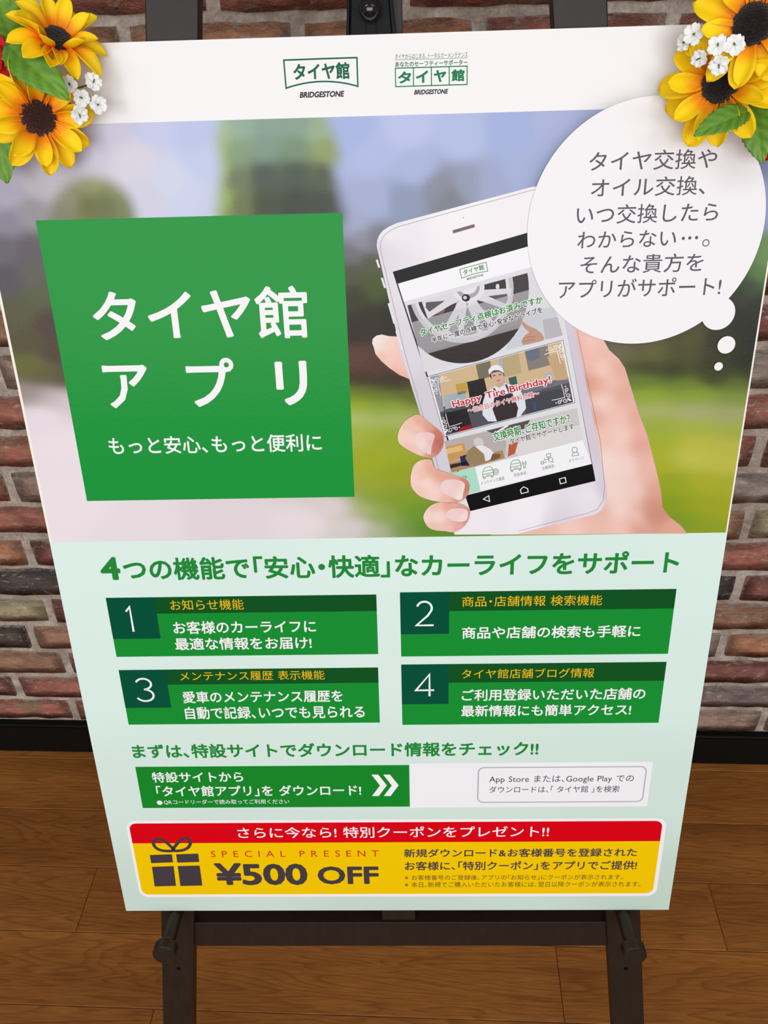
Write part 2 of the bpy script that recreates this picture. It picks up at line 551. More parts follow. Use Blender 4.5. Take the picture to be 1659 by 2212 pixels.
# clamp head above the board
def clamp():
    wf = -0.0045
    def quad(px_l0, px_r0, px_l1, px_r1, w0, w1, bev=0.0006):
        # lower edge at image y 95, upper edge at image y -120 (beyond the frame), linear in between
        a = pp(px_l0, 75, w0); b = pp(px_r0, 75, w0); c = pp(px_l1, 0, w0); d = pp(px_r1, 0, w0)
        va, vt = a.y - 0.03, a.y + 0.085
        def at(p, q, v): return p.x + (q.x - p.x) * (v - p.y) / (q.y - p.y)
        pts = [(at(a, c, va), va), (at(b, d, va), va), (at(b, d, vt), vt), (at(a, c, vt), vt)]
        return bm_box([W3(u, v, w0) for u, v in pts] + [W3(u, v, w1) for u, v in pts], bev)
    cl = bm_obj('top_clamp', quad(757, 847, 760, 840, -0.0145, -0.0085), M_CLAMP, easel, local=False)
    bm_obj('side_flange', quad(749, 756, 752, 757, -0.0148, -0.0060), M_CLAMP, cl, local=False)
    bm_obj('side_flange', quad(847, 856, 841, 848, -0.0148, -0.0060), M_CLAMP, cl, local=False)
    for l, r in ((788, 791), (812, 815)):
        bm_obj('groove_rib', quad(l, r, l, r, -0.0086, -0.0074, 0.0002), M_CLAMP, cl, local=False)
    k = pos(799, 20, 0.002)
    v, f = lathe(k - PN * 0.0115, k + PN * 0.02, [(0, .0032), (.003, .0036), (.0045, .0058), (.0075, .0071), (.0115, .0074), (.0155, .0066), (.0182, .0044), (.0193, .0018)], 32)
    mesh_obj('knob', v, f, M_GLOSS, cl, local=False, smooth=True)
clamp()

# pegs under the board
PEG_R = 0.0075
def peg(px, py):
    vax = -PEG_R - 0.0006
    w = 0.03
    for _ in range(30):                          # how far the peg end stands out, from where its end shows
        p = pp(px, py, w)
        w += (p.y - vax) * -0.6
    u = pp(px, py, w).x
    a, b = W3(u, vax, LW - 0.010), W3(u, vax, w)
    Lg = (b - a).length
    v, f = lathe(a, b, [(0, PEG_R), (Lg - 0.017, PEG_R), (Lg - 0.014, PEG_R + 0.001), (Lg - 0.008, PEG_R + 0.001)], 28)
    pg = mesh_obj('peg', v, f, M_WOOD, easel, local=False, smooth=False)
    d = (b - a).normalized(); c0 = a + d * (Lg - 0.013)
    v, f = lathe(c0 - PV * 0.0006, b - PV * 0.0006, [(0, 0.0108), (0.001, 0.0124), (0.0118, 0.0124), (0.013, 0.0114)], 36)
    mesh_obj('end_cap', v, f, M_WOOD, pg, local=False)
    return w
pw1 = peg(354, 2064)
pw2 = peg(1372, 2066)
M_HOLE = simple('drill_hole', (8, 6, 5), 0.9, 0.1)
for px, py in ((386, 2093), (1352, 2093)):
    c = pos(px, py, LW + 0.0003)
    v, f = lathe(c - PN * 0.003, c + PN * 0.0, [(0, 0.0023), (0.0031, 0.0023)], 16)
    mesh_obj('screw_hole', v, f, M_HOLE, easel, local=False)

# ================================================================== POSTER
pm = Matrix.Identity(4)
pb = W3(PW / 2, 0, 0)
for i in range(3):
    pm[i][0] = PU[i]; pm[i][1] = PV[i]; pm[i][2] = PN[i]; pm[i][3] = pb[i]
# square the frame up (rotation only)
pm = Matrix.Translation(pb) @ pm.to_3x3().to_quaternion().to_matrix().to_4x4()
poster = empty('poster_board', pm)
tag(poster, 'tall glossy foam board poster printed with a hand holding a phone and green panels', 'poster')
STEP = 0.00010

def loc(uv, layer):
    return (uv[0] - PW / 2, uv[1], layer * STEP)

M_FOAM = simple('cream_foam_board', (244, 238, 226), 0.55, 0.3)
bm = bm_box([(-PW/2, 0, -0.007), (PW/2, 0, -0.007), (PW/2, PH, -0.007), (-PW/2, PH, -0.007), (-PW/2, 0, 0), (PW/2, 0, 0), (PW/2, PH, 0), (-PW/2, PH, 0)])
bm_obj('board', bm, M_FOAM, poster)

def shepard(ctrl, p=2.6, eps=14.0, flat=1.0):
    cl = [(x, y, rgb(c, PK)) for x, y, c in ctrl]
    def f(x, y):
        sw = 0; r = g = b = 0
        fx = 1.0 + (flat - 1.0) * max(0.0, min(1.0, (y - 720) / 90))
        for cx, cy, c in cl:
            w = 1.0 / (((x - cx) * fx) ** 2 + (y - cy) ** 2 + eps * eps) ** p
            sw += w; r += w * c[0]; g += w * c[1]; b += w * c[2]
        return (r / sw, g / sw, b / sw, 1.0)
    return f

def project(uv):
    d = W3(uv[0], uv[1], 0) - EYE
    z = d.dot(CAMF)
    return CX + FPX * d.dot(CAMX) / z, CY + FPX * d.dot(CAMD) / z

def painted(name, poly_uv, colf, step, layer, parent):
    """flat print with smoothly varying ink: polygon filled with a fine triangle grid; colf takes poster metres"""
    us = [p[0] for p in poly_uv]; vs = [p[1] for p in poly_uv]
    bnd = []
    n = len(poly_uv)
    for i in range(n):
        a, b = Vector(poly_uv[i]), Vector(poly_uv[(i + 1) % n])
        k = max(1, int((b - a).length / step))
        for q in range(k): bnd.append(a.lerp(b, q / k))
    pts = list(bnd)
    edges = [(i, (i + 1) % len(bnd)) for i in range(len(bnd))]
    u = min(us) + step / 2
    while u < max(us):
        v = min(vs) + step / 2
        while v < max(vs):
            pts.append(Vector((u, v))); v += step
        u += step
    ov, oe, of, *_ = delaunay_2d_cdt(pts, edges, [], 1, 1e-6)
    return mesh_obj(name, [loc(p, layer) for p in ov], [tuple(f) for f in of], M_PAINT, parent, cols=[colf(p[0], p[1]) for p in ov])

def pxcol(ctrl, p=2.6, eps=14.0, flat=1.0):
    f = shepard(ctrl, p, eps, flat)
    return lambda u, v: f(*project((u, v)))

def uvs(pts):
    return [pp(*p) for p in pts]

def polys(name, plist, c, layer, parent, uv=False, mat=None):
    verts, faces = [], []
    for pl in plist:
        q = pl if uv else uvs(pl)
        area = sum(q[i][0] * q[(i + 1) % len(q)][1] - q[(i + 1) % len(q)][0] * q[i][1] for i in range(len(q)))
        if area < 0: q = list(q)[::-1]
        b0 = len(verts)
        verts += [loc(p, layer) for p in q]
        faces.append(tuple(range(b0, b0 + len(q))))
    return mesh_obj(name, verts, faces, mat or ink(c), parent)

def poly(name, pts, c, layer, parent, uv=False, mat=None):
    return polys(name, [pts], c, layer, parent, uv, mat)

def circle_uv(c, r, n=72, a0=0.0, ry=None):
    ry = ry or r
    return [(c[0] + r * math.cos(a0 + 2 * math.pi * i / n), c[1] + ry * math.sin(a0 + 2 * math.pi * i / n)) for i in range(n)]

def rrect_uv(u0, u1, v0, v1, r, n=8):
    out = []
    for cx, cy, a in ((u1 - r, v1 - r, 0), (u0 + r, v1 - r, 90), (u0 + r, v0 + r, 180), (u1 - r, v0 + r, 270)):
        for i in range(n + 1):
            t = math.radians(a + 90 * i / n)
            out.append((cx + r * math.cos(t), cy + r * math.sin(t)))
    return out

def rect(tl, br):
    a, b = pp(*tl), pp(*br)
    return [(a.x, b.y), (b.x, b.y), (b.x, a.y), (a.x, a.y)]

def urect(u0, u1, v0, v1):
    return [(u0, v0), (u1, v0), (u1, v1), (u0, v1)]

def strokes(name, lines, width, c, layer, parent, uv=False):
    """lines: (points, closed); width in metres"""
    verts, faces = [], []
    for pts, closed in lines:
        q = [Vector(p) for p in (pts if uv else uvs(pts))]
        n = len(q)
        L, R = [], []
        for i in range(n):
            if closed: a, b = q[i - 1], q[(i + 1) % n]
            else: a, b = q[max(0, i - 1)], q[min(n - 1, i + 1)]
            d1 = (q[i] - a) if (q[i] - a).length > 1e-9 else (b - q[i])
            d2 = (b - q[i]) if (b - q[i]).length > 1e-9 else d1
            d1.normalize(); d2.normalize()
            t = (d1 + d2)
            t = t.normalized() if t.length > 1e-6 else d1
            nn = Vector((-t.y, t.x))
            m = 1.0 / max(0.5, nn.dot(Vector((-d1.y, d1.x))))
            L.append(q[i] + nn * width / 2 * m); R.append(q[i] - nn * width / 2 * m)
        b0 = len(verts)
        for i in range(n):
            verts.append(loc(R[i], layer)); verts.append(loc(L[i], layer))
        for i in range(n if closed else n - 1):
            j = (i + 1) % n
            faces.append((b0 + 2 * i, b0 + 2 * j, b0 + 2 * j + 1, b0 + 2 * i + 1))
    return mesh_obj(name, verts, faces, ink(c), parent)

_cv = bpy.data.curves.new('type', 'FONT')
_to = bpy.data.objects.new('type', _cv)
COL.objects.link(_to)
_cv.resolution_u = 3
_cv.fill_mode = 'FRONT'
_gc = {}
def raw_glyph(body):
    if body not in _gc:
        _cv.body = body
        bpy.context.view_layer.update()
        me = _to.to_mesh()
        vs = [(v.co.x, v.co.y) for v in me.vertices]
        fs = []
        for p in me.polygons:
            f = tuple(p.vertices)
            a, b, d = vs[f[0]], vs[f[1]], vs[f[2]]
            fs.append(f if (b[0] - a[0]) * (d[1] - a[1]) - (b[1] - a[1]) * (d[0] - a[0]) >= 0 else f[::-1])
        _to.to_mesh_clear()
        _gc[body] = (vs, fs)
    return _gc[body]

HALF_OPEN, HALF_CLOSE = '「', '」、。'
def layout(body, spacing):
    """set one line of type: [(x, glyph)], with punctuation closed up to half width"""
    out, x = [], 0.0
    i = 0
    while i < len(body):
        ch = body[i]
        if ch == ' ':
            x += 0.32 * spacing; i += 1; continue
        if ord(ch) < 0x250:
            j = i
            while spacing == 1.0 and j + 1 < len(body) and ord(body[j + 1]) < 0x250 and body[j + 1] != ' ': j += 1
            run = body[i:j + 1]
            g = raw_glyph(run)
            w0, w1 = min(v[0] for v in g[0]), max(v[0] for v in g[0])
            out.append((x - w0 + 0.05, g)); x += (w1 - w0 + 0.11) * (1.0 if spacing == 1.0 else 1.0) + (spacing - 1.0) * 0.42
            i = j + 1; continue
        g = raw_glyph(ch)
        if ch in HALF_OPEN: out.append((x - 0.5, g)); x += 0.5
        elif ch in HALF_CLOSE: out.append((x, g)); x += 0.5
        elif ch == '・': out.append((x - 0.25, g)); x += 0.5
        else: out.append((x, g)); x += 1.0 * (1 if spacing == 1.0 else spacing)
        i += 1
    return out

_tc = {}
def glyphs(body, bold, spacing):
    """vertices (x, y, level), faces and ink box; heavier weights are drawn as overlaid shifted strokes"""
    bold = max(0.0, bold)
    key = (body, bold, spacing)
    if key not in _tc:
        if bold < 0.003: sh = [(0, 0)]
        else:
            n = 6 if bold < 0.016 else (8 if bold < 0.03 else 12)
            sh = [(bold * math.cos(2 * math.pi * (k + 0.5) / n), bold * math.sin(2 * math.pi * (k + 0.5) / n)) for k in range(n)]
        vs, fs = [], []
        for x, (gv, gf) in layout(body, spacing):
            for q, (dx, dy) in enumerate(sh):
                b0 = len(vs)
                vs += [(x + p[0] + dx, p[1] + dy, q) for p in gv]
                fs += [tuple(i + b0 for i in f) for f in gf]
        xs = [v[0] for v in vs]; ys = [v[1] for v in vs]
        _tc[key] = (vs, fs, min(xs), max(xs), min(ys), max(ys))
    return _tc[key]

def text_frame(body, origin, ex, ey, c, layer, parent, bold=0.0, spacing=1.0, slant=0.0, name='lettering'):
    """ink box of the text is mapped onto the frame origin + ex + ey on the poster"""
    vs, fs, x0, x1, y0, y1 = glyphs(body, bold, spacing)
    o, ex, ey = Vector(origin), Vector(ex), Vector(ey)
    verts = []
    for x, y, q in vs:
        t = (y - y0) / (y1 - y0)
        s = (x - x0) / (x1 - x0)
        s = s * (1 - slant) + slant * t
        verts.append(loc(o + ex * s + ey * t, layer + q * 0.03))
    return mesh_obj(name, verts, fs, ink(c), parent)

def text(body, L, R, T, B, c, layer, parent, bold=0.012, spacing=1.0, slant=0.0):
    u0, u1, v1, v0 = pp(*L).x, pp(*R).x, pp(*T).y, pp(*B).y
    return text_frame(body, (u0, v0), (u1 - u0, 0), (0, v1 - v0), c, layer, parent, bold, spacing, slant)

def text_r(body, BL, BR, hpx, c, layer, parent, bold=0.012, halo=None, halo_w=0.05, slant=0.0):
    """slanting line of print: lower left and lower right of the ink, and its height"""
    a, b = pp(*BL), pp(*BR)
    e = (b - a)
    f = Vector((-e.y, e.x)).normalized()
    h = (pp(BL[0], BL[1] - hpx) - a).dot(f)
    if halo:
        vs, fs, x0, x1, y0, y1 = glyphs(body, bold, 1.0)
        hv = glyphs(body, bold + halo_w, 1.0)
        sx = e.length / (x1 - x0); sy = h / (y1 - y0)
        o = a + e.normalized() * (hv[2] - x0) * sx + f * (hv[4] - y0) * sy
        text_frame(body, o, e.normalized() * (hv[3] - hv[2]) * sx, f * (hv[5] - hv[4]) * sy, halo, layer - 0.5, parent, bold + halo_w, 1.0, slant, name='lettering_outline')
    return text_frame(body, a, e, f * h, c, layer, parent, bold, 1.0, slant)

WHITE = (252, 250, 250)
GREEN = (22, 146, 52)
TITLE_G = (36, 140, 58)
DKGREEN = (14, 84, 34)
TEAL = (0, 82, 58)
GOLD = (248, 200, 32)
DARK = (70, 62, 68)

# --- header and coloured grounds
V_TOP, V_PHOTO0, V_PHOTO1 = PH, 0.4522, 0.7860
BUB_C, BUB_R = (0.4978, 0.7063), 0.0876
def bubble_shade(f):
    """the soft grey edge that is printed round the speech bubble"""
    def g(u, v):
        c = f(u, v)
        d = math.hypot(u - BUB_C[0], v - BUB_C[1]) - BUB_R
        side = 0.6 + 0.4 * max(-1, min(1, (BUB_C[0] - u) / BUB_R))
        k = 1 - 0.42 * side * math.exp(-max(0.0, d) / 0.0042)
        return (c[0] * k, c[1] * k, c[2] * k, 1)
    return g
_w = rgb(WHITE, PK)
painted('header_strip', urect(0, PW, V_PHOTO1, V_TOP), bubble_shade(lambda u, v: _w), 0.0035, 1, poster)
LOGO_G = (0, 98, 66)
def brand_mark(L, R, T, B, layer, parent):
    text('BRIDGESTONE', L, R, T, B, (44, 36, 44), layer, parent, bold=0.04, slant=0.025)
    u0, u1, v1, v0 = pp(*L).x, pp(*R).x, pp(*T).y, pp(*B).y
    w = (u1 - u0) / 11
    poly('red_wedge', [(u0 + w * 0.22, v0 + (v1 - v0) * 0.62), (u0 + w * 0.55, v0 + (v1 - v0) * 1.02), (u0 + w * 0.26, v0 + (v1 - v0) * 1.02)], (214, 30, 52), layer + 1, parent, uv=True)

fr = [(613, 130), (693, 127), (771, 124.5), (773, 186.5)] 
arc = []
for i in range(13):
    t = i / 12
    a = Vector((773, 186.5)).lerp(Vector((618, 190.5)), t)
    arc.append((a.x, a.y - 12.5 * (1 - (2 * t - 1) ** 2)))
lg = strokes('arched_logo_frame', [(fr[:3] + arc, True)], 0.0010, LOGO_G, 2, poster)
text('タイヤ館', (633.7, 155), (755, 150.5), (738, 134), (640, 174), LOGO_G, 2, lg, bold=0.03)
brand_mark((647, 206), (744.3, 203), (695, 197.3), (695, 210.3), 2, lg)
lg2 = strokes('grid_logo_frame', [([(854, 147.4), (1009, 142.7), (1009, 182.5), (854.8, 187.2)], True)] +
              [([(x, 147.4 - (x - 854) * 0.0303), (x + 0.3, 187.2 - (x - 854) * 0.0303)], False) for x in (893, 931.7, 970.3)], 0.0007, (0, 128, 74), 2, poster)
text('タイヤからはじまる、トータルカーメンテナンス', (853.4, 121.8), (1010, 116.6), (936, 114.3), (936, 126), (70, 110, 92), 2, lg2, bold=0.0)
strokes('thin_rule', [([(853, 129.6), (1010, 125)], False)], 0.0003, (120, 150, 135), 2, lg2)
text('あなたのセーフティーサポーター', (853.4, 137.7), (1010, 133.4), (936, 130.6), (936, 142.5), (40, 120, 84), 2, lg2, bold=0.022)
for ch, x0, x1, y0, y1 in (('タ', 859.5, 888.5, 154.5, 180), ('イ', 898.5, 925, 152.5, 179), ('ヤ', 937, 964, 151.3, 177.3), ('館', 975, 1003.5, 149.5, 175.7)):
    xm = (x0 + x1) / 2
    text(ch, (x0, y1 - 10), (x1, y1 - 10), (xm, y0), (xm, y1), (0, 128, 74), 2, lg2, bold=0.04)
brand_mark((894.4, 198.5), (968.3, 196.5), (931, 193), (931, 203.6), 2, lg2)

# mint lower field
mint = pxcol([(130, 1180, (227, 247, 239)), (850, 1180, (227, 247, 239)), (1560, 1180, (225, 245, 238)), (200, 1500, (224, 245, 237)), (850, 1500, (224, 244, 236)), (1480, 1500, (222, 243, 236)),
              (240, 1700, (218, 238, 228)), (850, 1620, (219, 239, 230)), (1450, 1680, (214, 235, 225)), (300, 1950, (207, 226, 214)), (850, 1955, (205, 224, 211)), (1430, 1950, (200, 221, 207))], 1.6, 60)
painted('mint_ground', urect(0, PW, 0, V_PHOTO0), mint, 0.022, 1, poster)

# --- blurred park photograph
bgc = [
 # sky and far left
 (-100, 300, (190, 186, 204)), (-60, 450, (165, 160, 178)), (120, 280, (186, 184, 205)), (230, 290, (206, 205, 226)), (330, 275, (196, 202, 232)), (420, 290, (186, 196, 232)), (290, 345, (214, 210, 224)), (370, 390, (206, 210, 231)), (420, 430, (200, 206, 232)), (440, 350, (192, 202, 232)),
 (20, 420, (172, 168, 186)), (40, 360, (190, 186, 204)), (80, 390, (196, 190, 200)), (20, 480, (138, 132, 148)), (60, 460, (150, 146, 152)), (10, 540, (106, 100, 112)), (60, 540, (98, 92, 98)),
 (20, 600, (88, 86, 90)), (70, 590, (96, 96, 88)), (85, 640, (88, 94, 70)), (40, 680, (90, 90, 66)), (60, 740, (86, 80, 56)), (105, 700, (80, 66, 58)), (120, 760, (82, 68, 58)), (60, 790, (104, 104, 52)), (90, 815, (96, 92, 56)), (140, 820, (82, 76, 58)),
 (70, 850, (150, 138, 132)), (110, 858, (196, 182, 184)), (150, 870, (212, 198, 202)), (90, 900, (230, 218, 224)), (140, 960, (232, 222, 227)), (150, 1100, (233, 223, 227)), (300, 1130, (229, 219, 223)), (500, 1125, (222, 211, 216)), (650, 1130, (228, 217, 221)), (730, 1095, (222, 208, 212)), (765, 1140, (214, 206, 206)),
 ]
bush_c = [   # olive bush on the left
 (190, 400, (150, 156, 108)), (190, 440, (108, 116, 68)), (230, 440, (110, 118, 74)), (150, 425, (146, 146, 118)), (130, 460, (134, 134, 108)), (250, 410, (142, 148, 104)), (275, 440, (128, 134, 96)), (200, 385, (160, 166, 120)),
 ]
tree_c = [   # tall tree
 (480, 280, (168, 190, 152)), (520, 270, (150, 178, 160)), (580, 270, (140, 166, 150)), (640, 268, (140, 166, 150)), (690, 285, (158, 180, 148)), (470, 320, (166, 188, 122)), (510, 330, (136, 162, 126)), (570, 320, (132, 158, 140)), (640, 320, (124, 150, 122)), (700, 320, (146, 164, 104)), (725, 335, (150, 164, 112)),
 (475, 370, (164, 182, 116)), (510, 385, (112, 126, 98)), (570, 380, (82, 92, 82)), (640, 375, (80, 92, 78)), (700, 380, (88, 98, 78)), (480, 430, (158, 178, 100)), (520, 440, (112, 122, 84)), (570, 440, (76, 82, 66)), (640, 440, (68, 74, 62)), (700, 440, (72, 76, 66)), (738, 400, (100, 106, 104)), (740, 440, (88, 92, 90)), 
 ]
bgc += [    # sky right
 (760, 290, (166, 180, 222)), (800, 330, (174, 186, 226)), (880, 280, (184, 194, 230)), (900, 360, (168, 180, 218)), (1000, 300, (176, 188, 226)), (1100, 290, (162, 176, 218)), (1200, 280, (168, 178, 216)), (1130, 370, (164, 176, 214)), (1300, 255, (160, 170, 206)), (1640, 330, (120, 130, 160)), (1600, 270, (110, 122, 156)), (1700, 300, (140, 148, 180)), (1655, 440, (150, 160, 190)),
 (950, 410, (136, 140, 156)), (970, 430, (122, 128, 138)), (1010, 400, (146, 154, 176)), (1060, 400, (158, 168, 202)), (880, 440, (140, 152, 180)), (770, 480, (160, 168, 196)), (800, 440, (164, 174, 208)), (780, 520, (140, 140, 156)), (760, 550, (112, 108, 116)), (810, 520, (120, 122, 132)),
 (760, 590, (80, 82, 62)), (800, 570, (84, 88, 62)), (800, 620, (70, 86, 40)), (770, 640, (56, 60, 36)), (800, 690, (48, 44, 32)), (770, 710, (50, 42, 32)), (840, 690, (44, 40, 30)), (770, 780, (92, 62, 54)), (810, 790, (88, 56, 48)), (860, 830, (58, 46, 36)), (780, 820, (62, 48, 36)), (830, 825, (60, 46, 36)),
 (770, 850, (104, 120, 36)), (830, 855, (104, 120, 42)), (885, 855, (96, 108, 44)), (770, 875, (148, 170, 44)), (840, 880, (140, 162, 56)), (770, 905, (172, 184, 106)), (850, 905, (164, 178, 98)), (770, 935, (160, 176, 62)), (840, 945, (150, 168, 46)), (800, 1000, (156, 168, 40)), (860, 1030, (148, 160, 40)), (790, 1050, (150, 164, 50)), (800, 1080, (130, 156, 44)), (850, 1080, (128, 154, 40)), (780, 1095, (170, 178, 120)), (830, 1115, (140, 164, 76)), (890, 1110, (108, 148, 40)), (920, 1140, (88, 138, 42)), (870, 1145, (116, 146, 70)), (820, 1148, (176, 180, 150)),
 # right of the hand
 (1655, 560, (108, 140, 84)), (1640, 590, (88, 120, 70)), (1620, 620, (62, 76, 54)), (1590, 640, (54, 58, 44)), (1640, 660, (48, 52, 42)), (1600, 690, (44, 46, 36)), (1630, 730, (42, 44, 36)), (1560, 740, (52, 54, 36)), (1480, 730, (80, 78, 44)), (1380, 740, (98, 92, 66)), (1340, 750, (104, 100, 74)), (1400, 765, (96, 96, 48)), (1480, 770, (74, 76, 40)), (1610, 780, (44, 46, 32)), (1540, 790, (54, 56, 34)),
 (1400, 795, (60, 62, 38)), (1460, 805, (54, 56, 32)), (1540, 815, (58, 60, 34)), (1620, 810, (50, 52, 34)), (1390, 825, (104, 122, 46)), (1480, 830, (110, 130, 44)), (1600, 830, (98, 114, 50)), (1400, 855, (140, 164, 50)), (1500, 855, (136, 158, 52)), (1590, 860, (126, 144, 62)), (1410, 888, (164, 172, 100)), (1500, 890, (164, 168, 112)), (1590, 893, (156, 162, 110)), (1420, 925, (152, 170, 60)), (1500, 925, (164, 174, 66)), (1590, 930, (160, 168, 70)),
 (1430, 960, (160, 172, 48)), (1500, 965, (182, 184, 66)), (1580, 970, (180, 180, 72)), (1440, 1000, (164, 172, 44)), (1490, 990, (190, 190, 80)), (1560, 1000, (184, 184, 72)), (1450, 1040, (146, 162, 36)), (1520, 1040, (166, 170, 44)), (1580, 1050, (164, 168, 48)), (1450, 1090, (132, 154, 34)), (1510, 1090, (152, 162, 36)), (1560, 1100, (156, 162, 38)), (1470, 1125, (122, 150, 40)), (1530, 1135, (140, 156, 38))]
f_base, f_bush, f_tree = shepard(bgc + [(310, 430, (206, 206, 222)), (450, 450, (196, 204, 226))], 2.9, 24, 0.5), shepard(bush_c, 2.2, 20), shepard(tree_c, 2.4, 18)
def sstep(a, b, x):
    t = max(0.0, min(1.0, (x - a) / (b - a)))
    return t * t * (3 - 2 * t)
def interp(pts, y):
    for (y0, x0), (y1, x1) in zip(pts[:-1], pts[1:]):
        if y <= y1: return x0 + (x1 - x0) * max(0.0, (y - y0) / (y1 - y0))
    return pts[-1][1]
def park_ink(u, v):
    x, y = project((u, v))
    c = tuple(min(0.9, q * 1.08) for q in f_base(x, y))
    if y < 520:
        d = math.hypot((x - 200) / 102, (y - 482) / 108)
        k = 1 - sstep(0.74, 1.12, d)
        if k > 0: c = tuple(a + (b - a) * k for a, b in zip(c, f_bush(x, y)))
        xl = interp([(230, 478), (300, 466), (360, 476), (460, 468)], y)
        xr = interp([(230, 694), (290, 722), (335, 736), (372, 722), (460, 744)], y)
        k = sstep(xl - 22, xl + 22, x) * (1 - sstep(xr - 22, xr + 22, x)) * (1 - sstep(465, 510, y))
        if k > 0: c = tuple(a + (b - a) * k for a, b in zip(c, f_tree(x, y)))
    return c
park = painted('park_photo', urect(0.0022, PW - 0.0014, V_PHOTO0, V_PHOTO1), bubble_shade(park_ink), 0.004, 1.2, poster)

# --- green title square
sq = poly('title_square', urect(0.0402, 0.2721, 0.4913, 0.7213), (28, 152, 60), 2, poster, uv=True)
def cp1(x, y): return (x * 0.5184, 240 + y * 0.5184)
text('タイヤ館', cp1(388, 860), cp1(1283, 840), cp1(1175, 728), cp1(437, 962), WHITE, 3, sq, bold=0.019)
text('ア', cp1(425, 1075), cp1(612, 1075), cp1(510, 1058), cp1(475, 1238), WHITE, 3, sq, bold=0.019)
text('プ', cp1(775, 1085), cp1(973, 1060), cp1(945, 1027), cp1(835, 1232), WHITE, 3, sq, bold=0.019)
text('リ', cp1(1147, 1100), cp1(1280, 1100), cp1(1260, 1040), cp1(1212, 1225), WHITE, 3, sq, bold=0.03)
text('もっと安心、もっと便利に', cp1(453, 1395), cp1(1340, 1380), cp1(705, 1354), cp1(705, 1428), WHITE, 3, sq, bold=0.014)

# --- headline
text('4', (217.9, 1237), (260.5, 1235), (247.7, 1203), (249.7, 1252.7), TITLE_G, 2, poster, bold=0.035)
text('つの機能で「安心・快適」なカーライフをサポート', (265.6, 1226), (1466.5, 1218), (402.9, 1203.5), (402.9, 1253.0), TITLE_G, 2, poster, bold=0.027)

# --- four numbered feature boxes
def numeral(num, box, parent):
    u0, u1, v1, v0 = pp(*box[0]).x, pp(*box[1]).x, pp(*box[2]).y, pp(*box[3]).y
    def arc(cx, cy, rx, ry, a0, a1, n=16):
        return [(cx + rx * math.cos(math.radians(a0 + (a1 - a0) * i / n)), cy + ry * math.sin(math.radians(a0 + (a1 - a0) * i / n))) for i in range(n + 1)]
    ls = {'1': [[(0.0, 0.80), (0.55, 0.985), (0.55, 0.0)]],
          '2': [arc(0.48, 0.72, 0.40, 0.26, 165, -25) + [(0.66, 0.42), (0.04, 0.03), (0.98, 0.03)]],
          '3': [arc(0.46, 0.755, 0.40, 0.225, 160, -85) , arc(0.44, 0.275, 0.46, 0.25, 90, -155)],
          '4': [[(0.74, 0.0), (0.74, 0.97), (0.03, 0.27), (0.98, 0.27)]]}[num]
    if num == '1': u1 = u0 + (u1 - u0) * 0.9
    strokes('lettering', [([(u0 + (u1 - u0) * x, v0 + (v1 - v0) * y) for x, y in l], False) for l in ls], 0.0020, WHITE, 5, parent, uv=True)

def feature(tl, br, band_y, num_br, num, num_box, head, head_box, lines):
    a, b = pp(*tl), pp(*br)
    base = poly('feature_panel', urect(a.x, b.x, b.y, a.y), GREEN, 2, poster, uv=True)
    vb = pp((tl[0] + br[0]) / 2, band_y).y
    poly('heading_band', urect(a.x, b.x, vb, a.y), DKGREEN, 3, base, uv=True)
    n = pp(*num_br)
    poly('number_square', urect(a.x, n.x, n.y, a.y), TEAL, 4, base, uv=True)
    numeral(num, num_box, base)
    text(head, *head_box, GOLD, 5, base, bold=0.0)
    for body, bx in lines:
        text(body, *bx, WHITE, 5, base, bold=0.018)
feature((228.6, 1291.3), (817, 1412.7), 1323, (347, 1378.8), '1', ((273, 1325), (297, 1355), (285, 1309.5), (295, 1364)), 'お知らせ機能', ((368, 1306.4), (526, 1303), (446.6, 1294.5), (446.6, 1317)),
        [('お客様のカーライフに', ((374, 1354), (682, 1349), (518, 1340), (518, 1367.7))), ('最適な情報をお届け!', ((378, 1391), (673, 1385), (510, 1376), (510, 1402.7)))])
feature((863.9, 1279.4), (1442.7, 1412), 1317.6, (969.7, 1368.5), '2', ((897.7, 1330), (937.5, 1340), (917, 1298), (917, 1351.8)), '商品・店舗情報 検索機能', ((998.3, 1298), (1300.6, 1296.5), (1158, 1286), (1158, 1308.4)),
        [('商品や店舗の検索も手軽に', ((998, 1365), (1383, 1363.7), (1190, 1351.4), (1190, 1377.6)))])
feature((256.5, 1447.3), (820.6, 1560.6), 1477, (369.9, 1528), '3', ((293.5, 1490), (336, 1500), (313, 1464.4), (316, 1515)), 'メンテナンス履歴 表示機能', ((389, 1460.4), (701, 1456.4), (566, 1448.5), (566, 1468.4)),
        [('愛車のメンテナンス履歴を', ((395, 1506), (740, 1502), (558, 1491.4), (558, 1517))), ('自動で記録、いつでも見られる', ((400, 1540.7), (787.6, 1535), (558, 1525), (558, 1552)))])
feature((866.6, 1435.3), (1422.4, 1561), 1472.7, (968.5, 1520), '4', ((897, 1490), (938.6, 1490), (920, 1454.8), (920, 1503.4)), 'タイヤ館店舗ブログ情報', ((997.5, 1454.4), (1283.5, 1453.6), (1118.5, 1443.7), (1118.5, 1464.4)),
        [('ご利用登録いただいた店舗の', ((997.5, 1499.4), (1394, 1499.4), (1198, 1486.6), (1198, 1512))), ('最新情報にも簡単アクセス!', ((996.3, 1534), (1363, 1532.8), (1178, 1521.3), (1178, 1546)))])

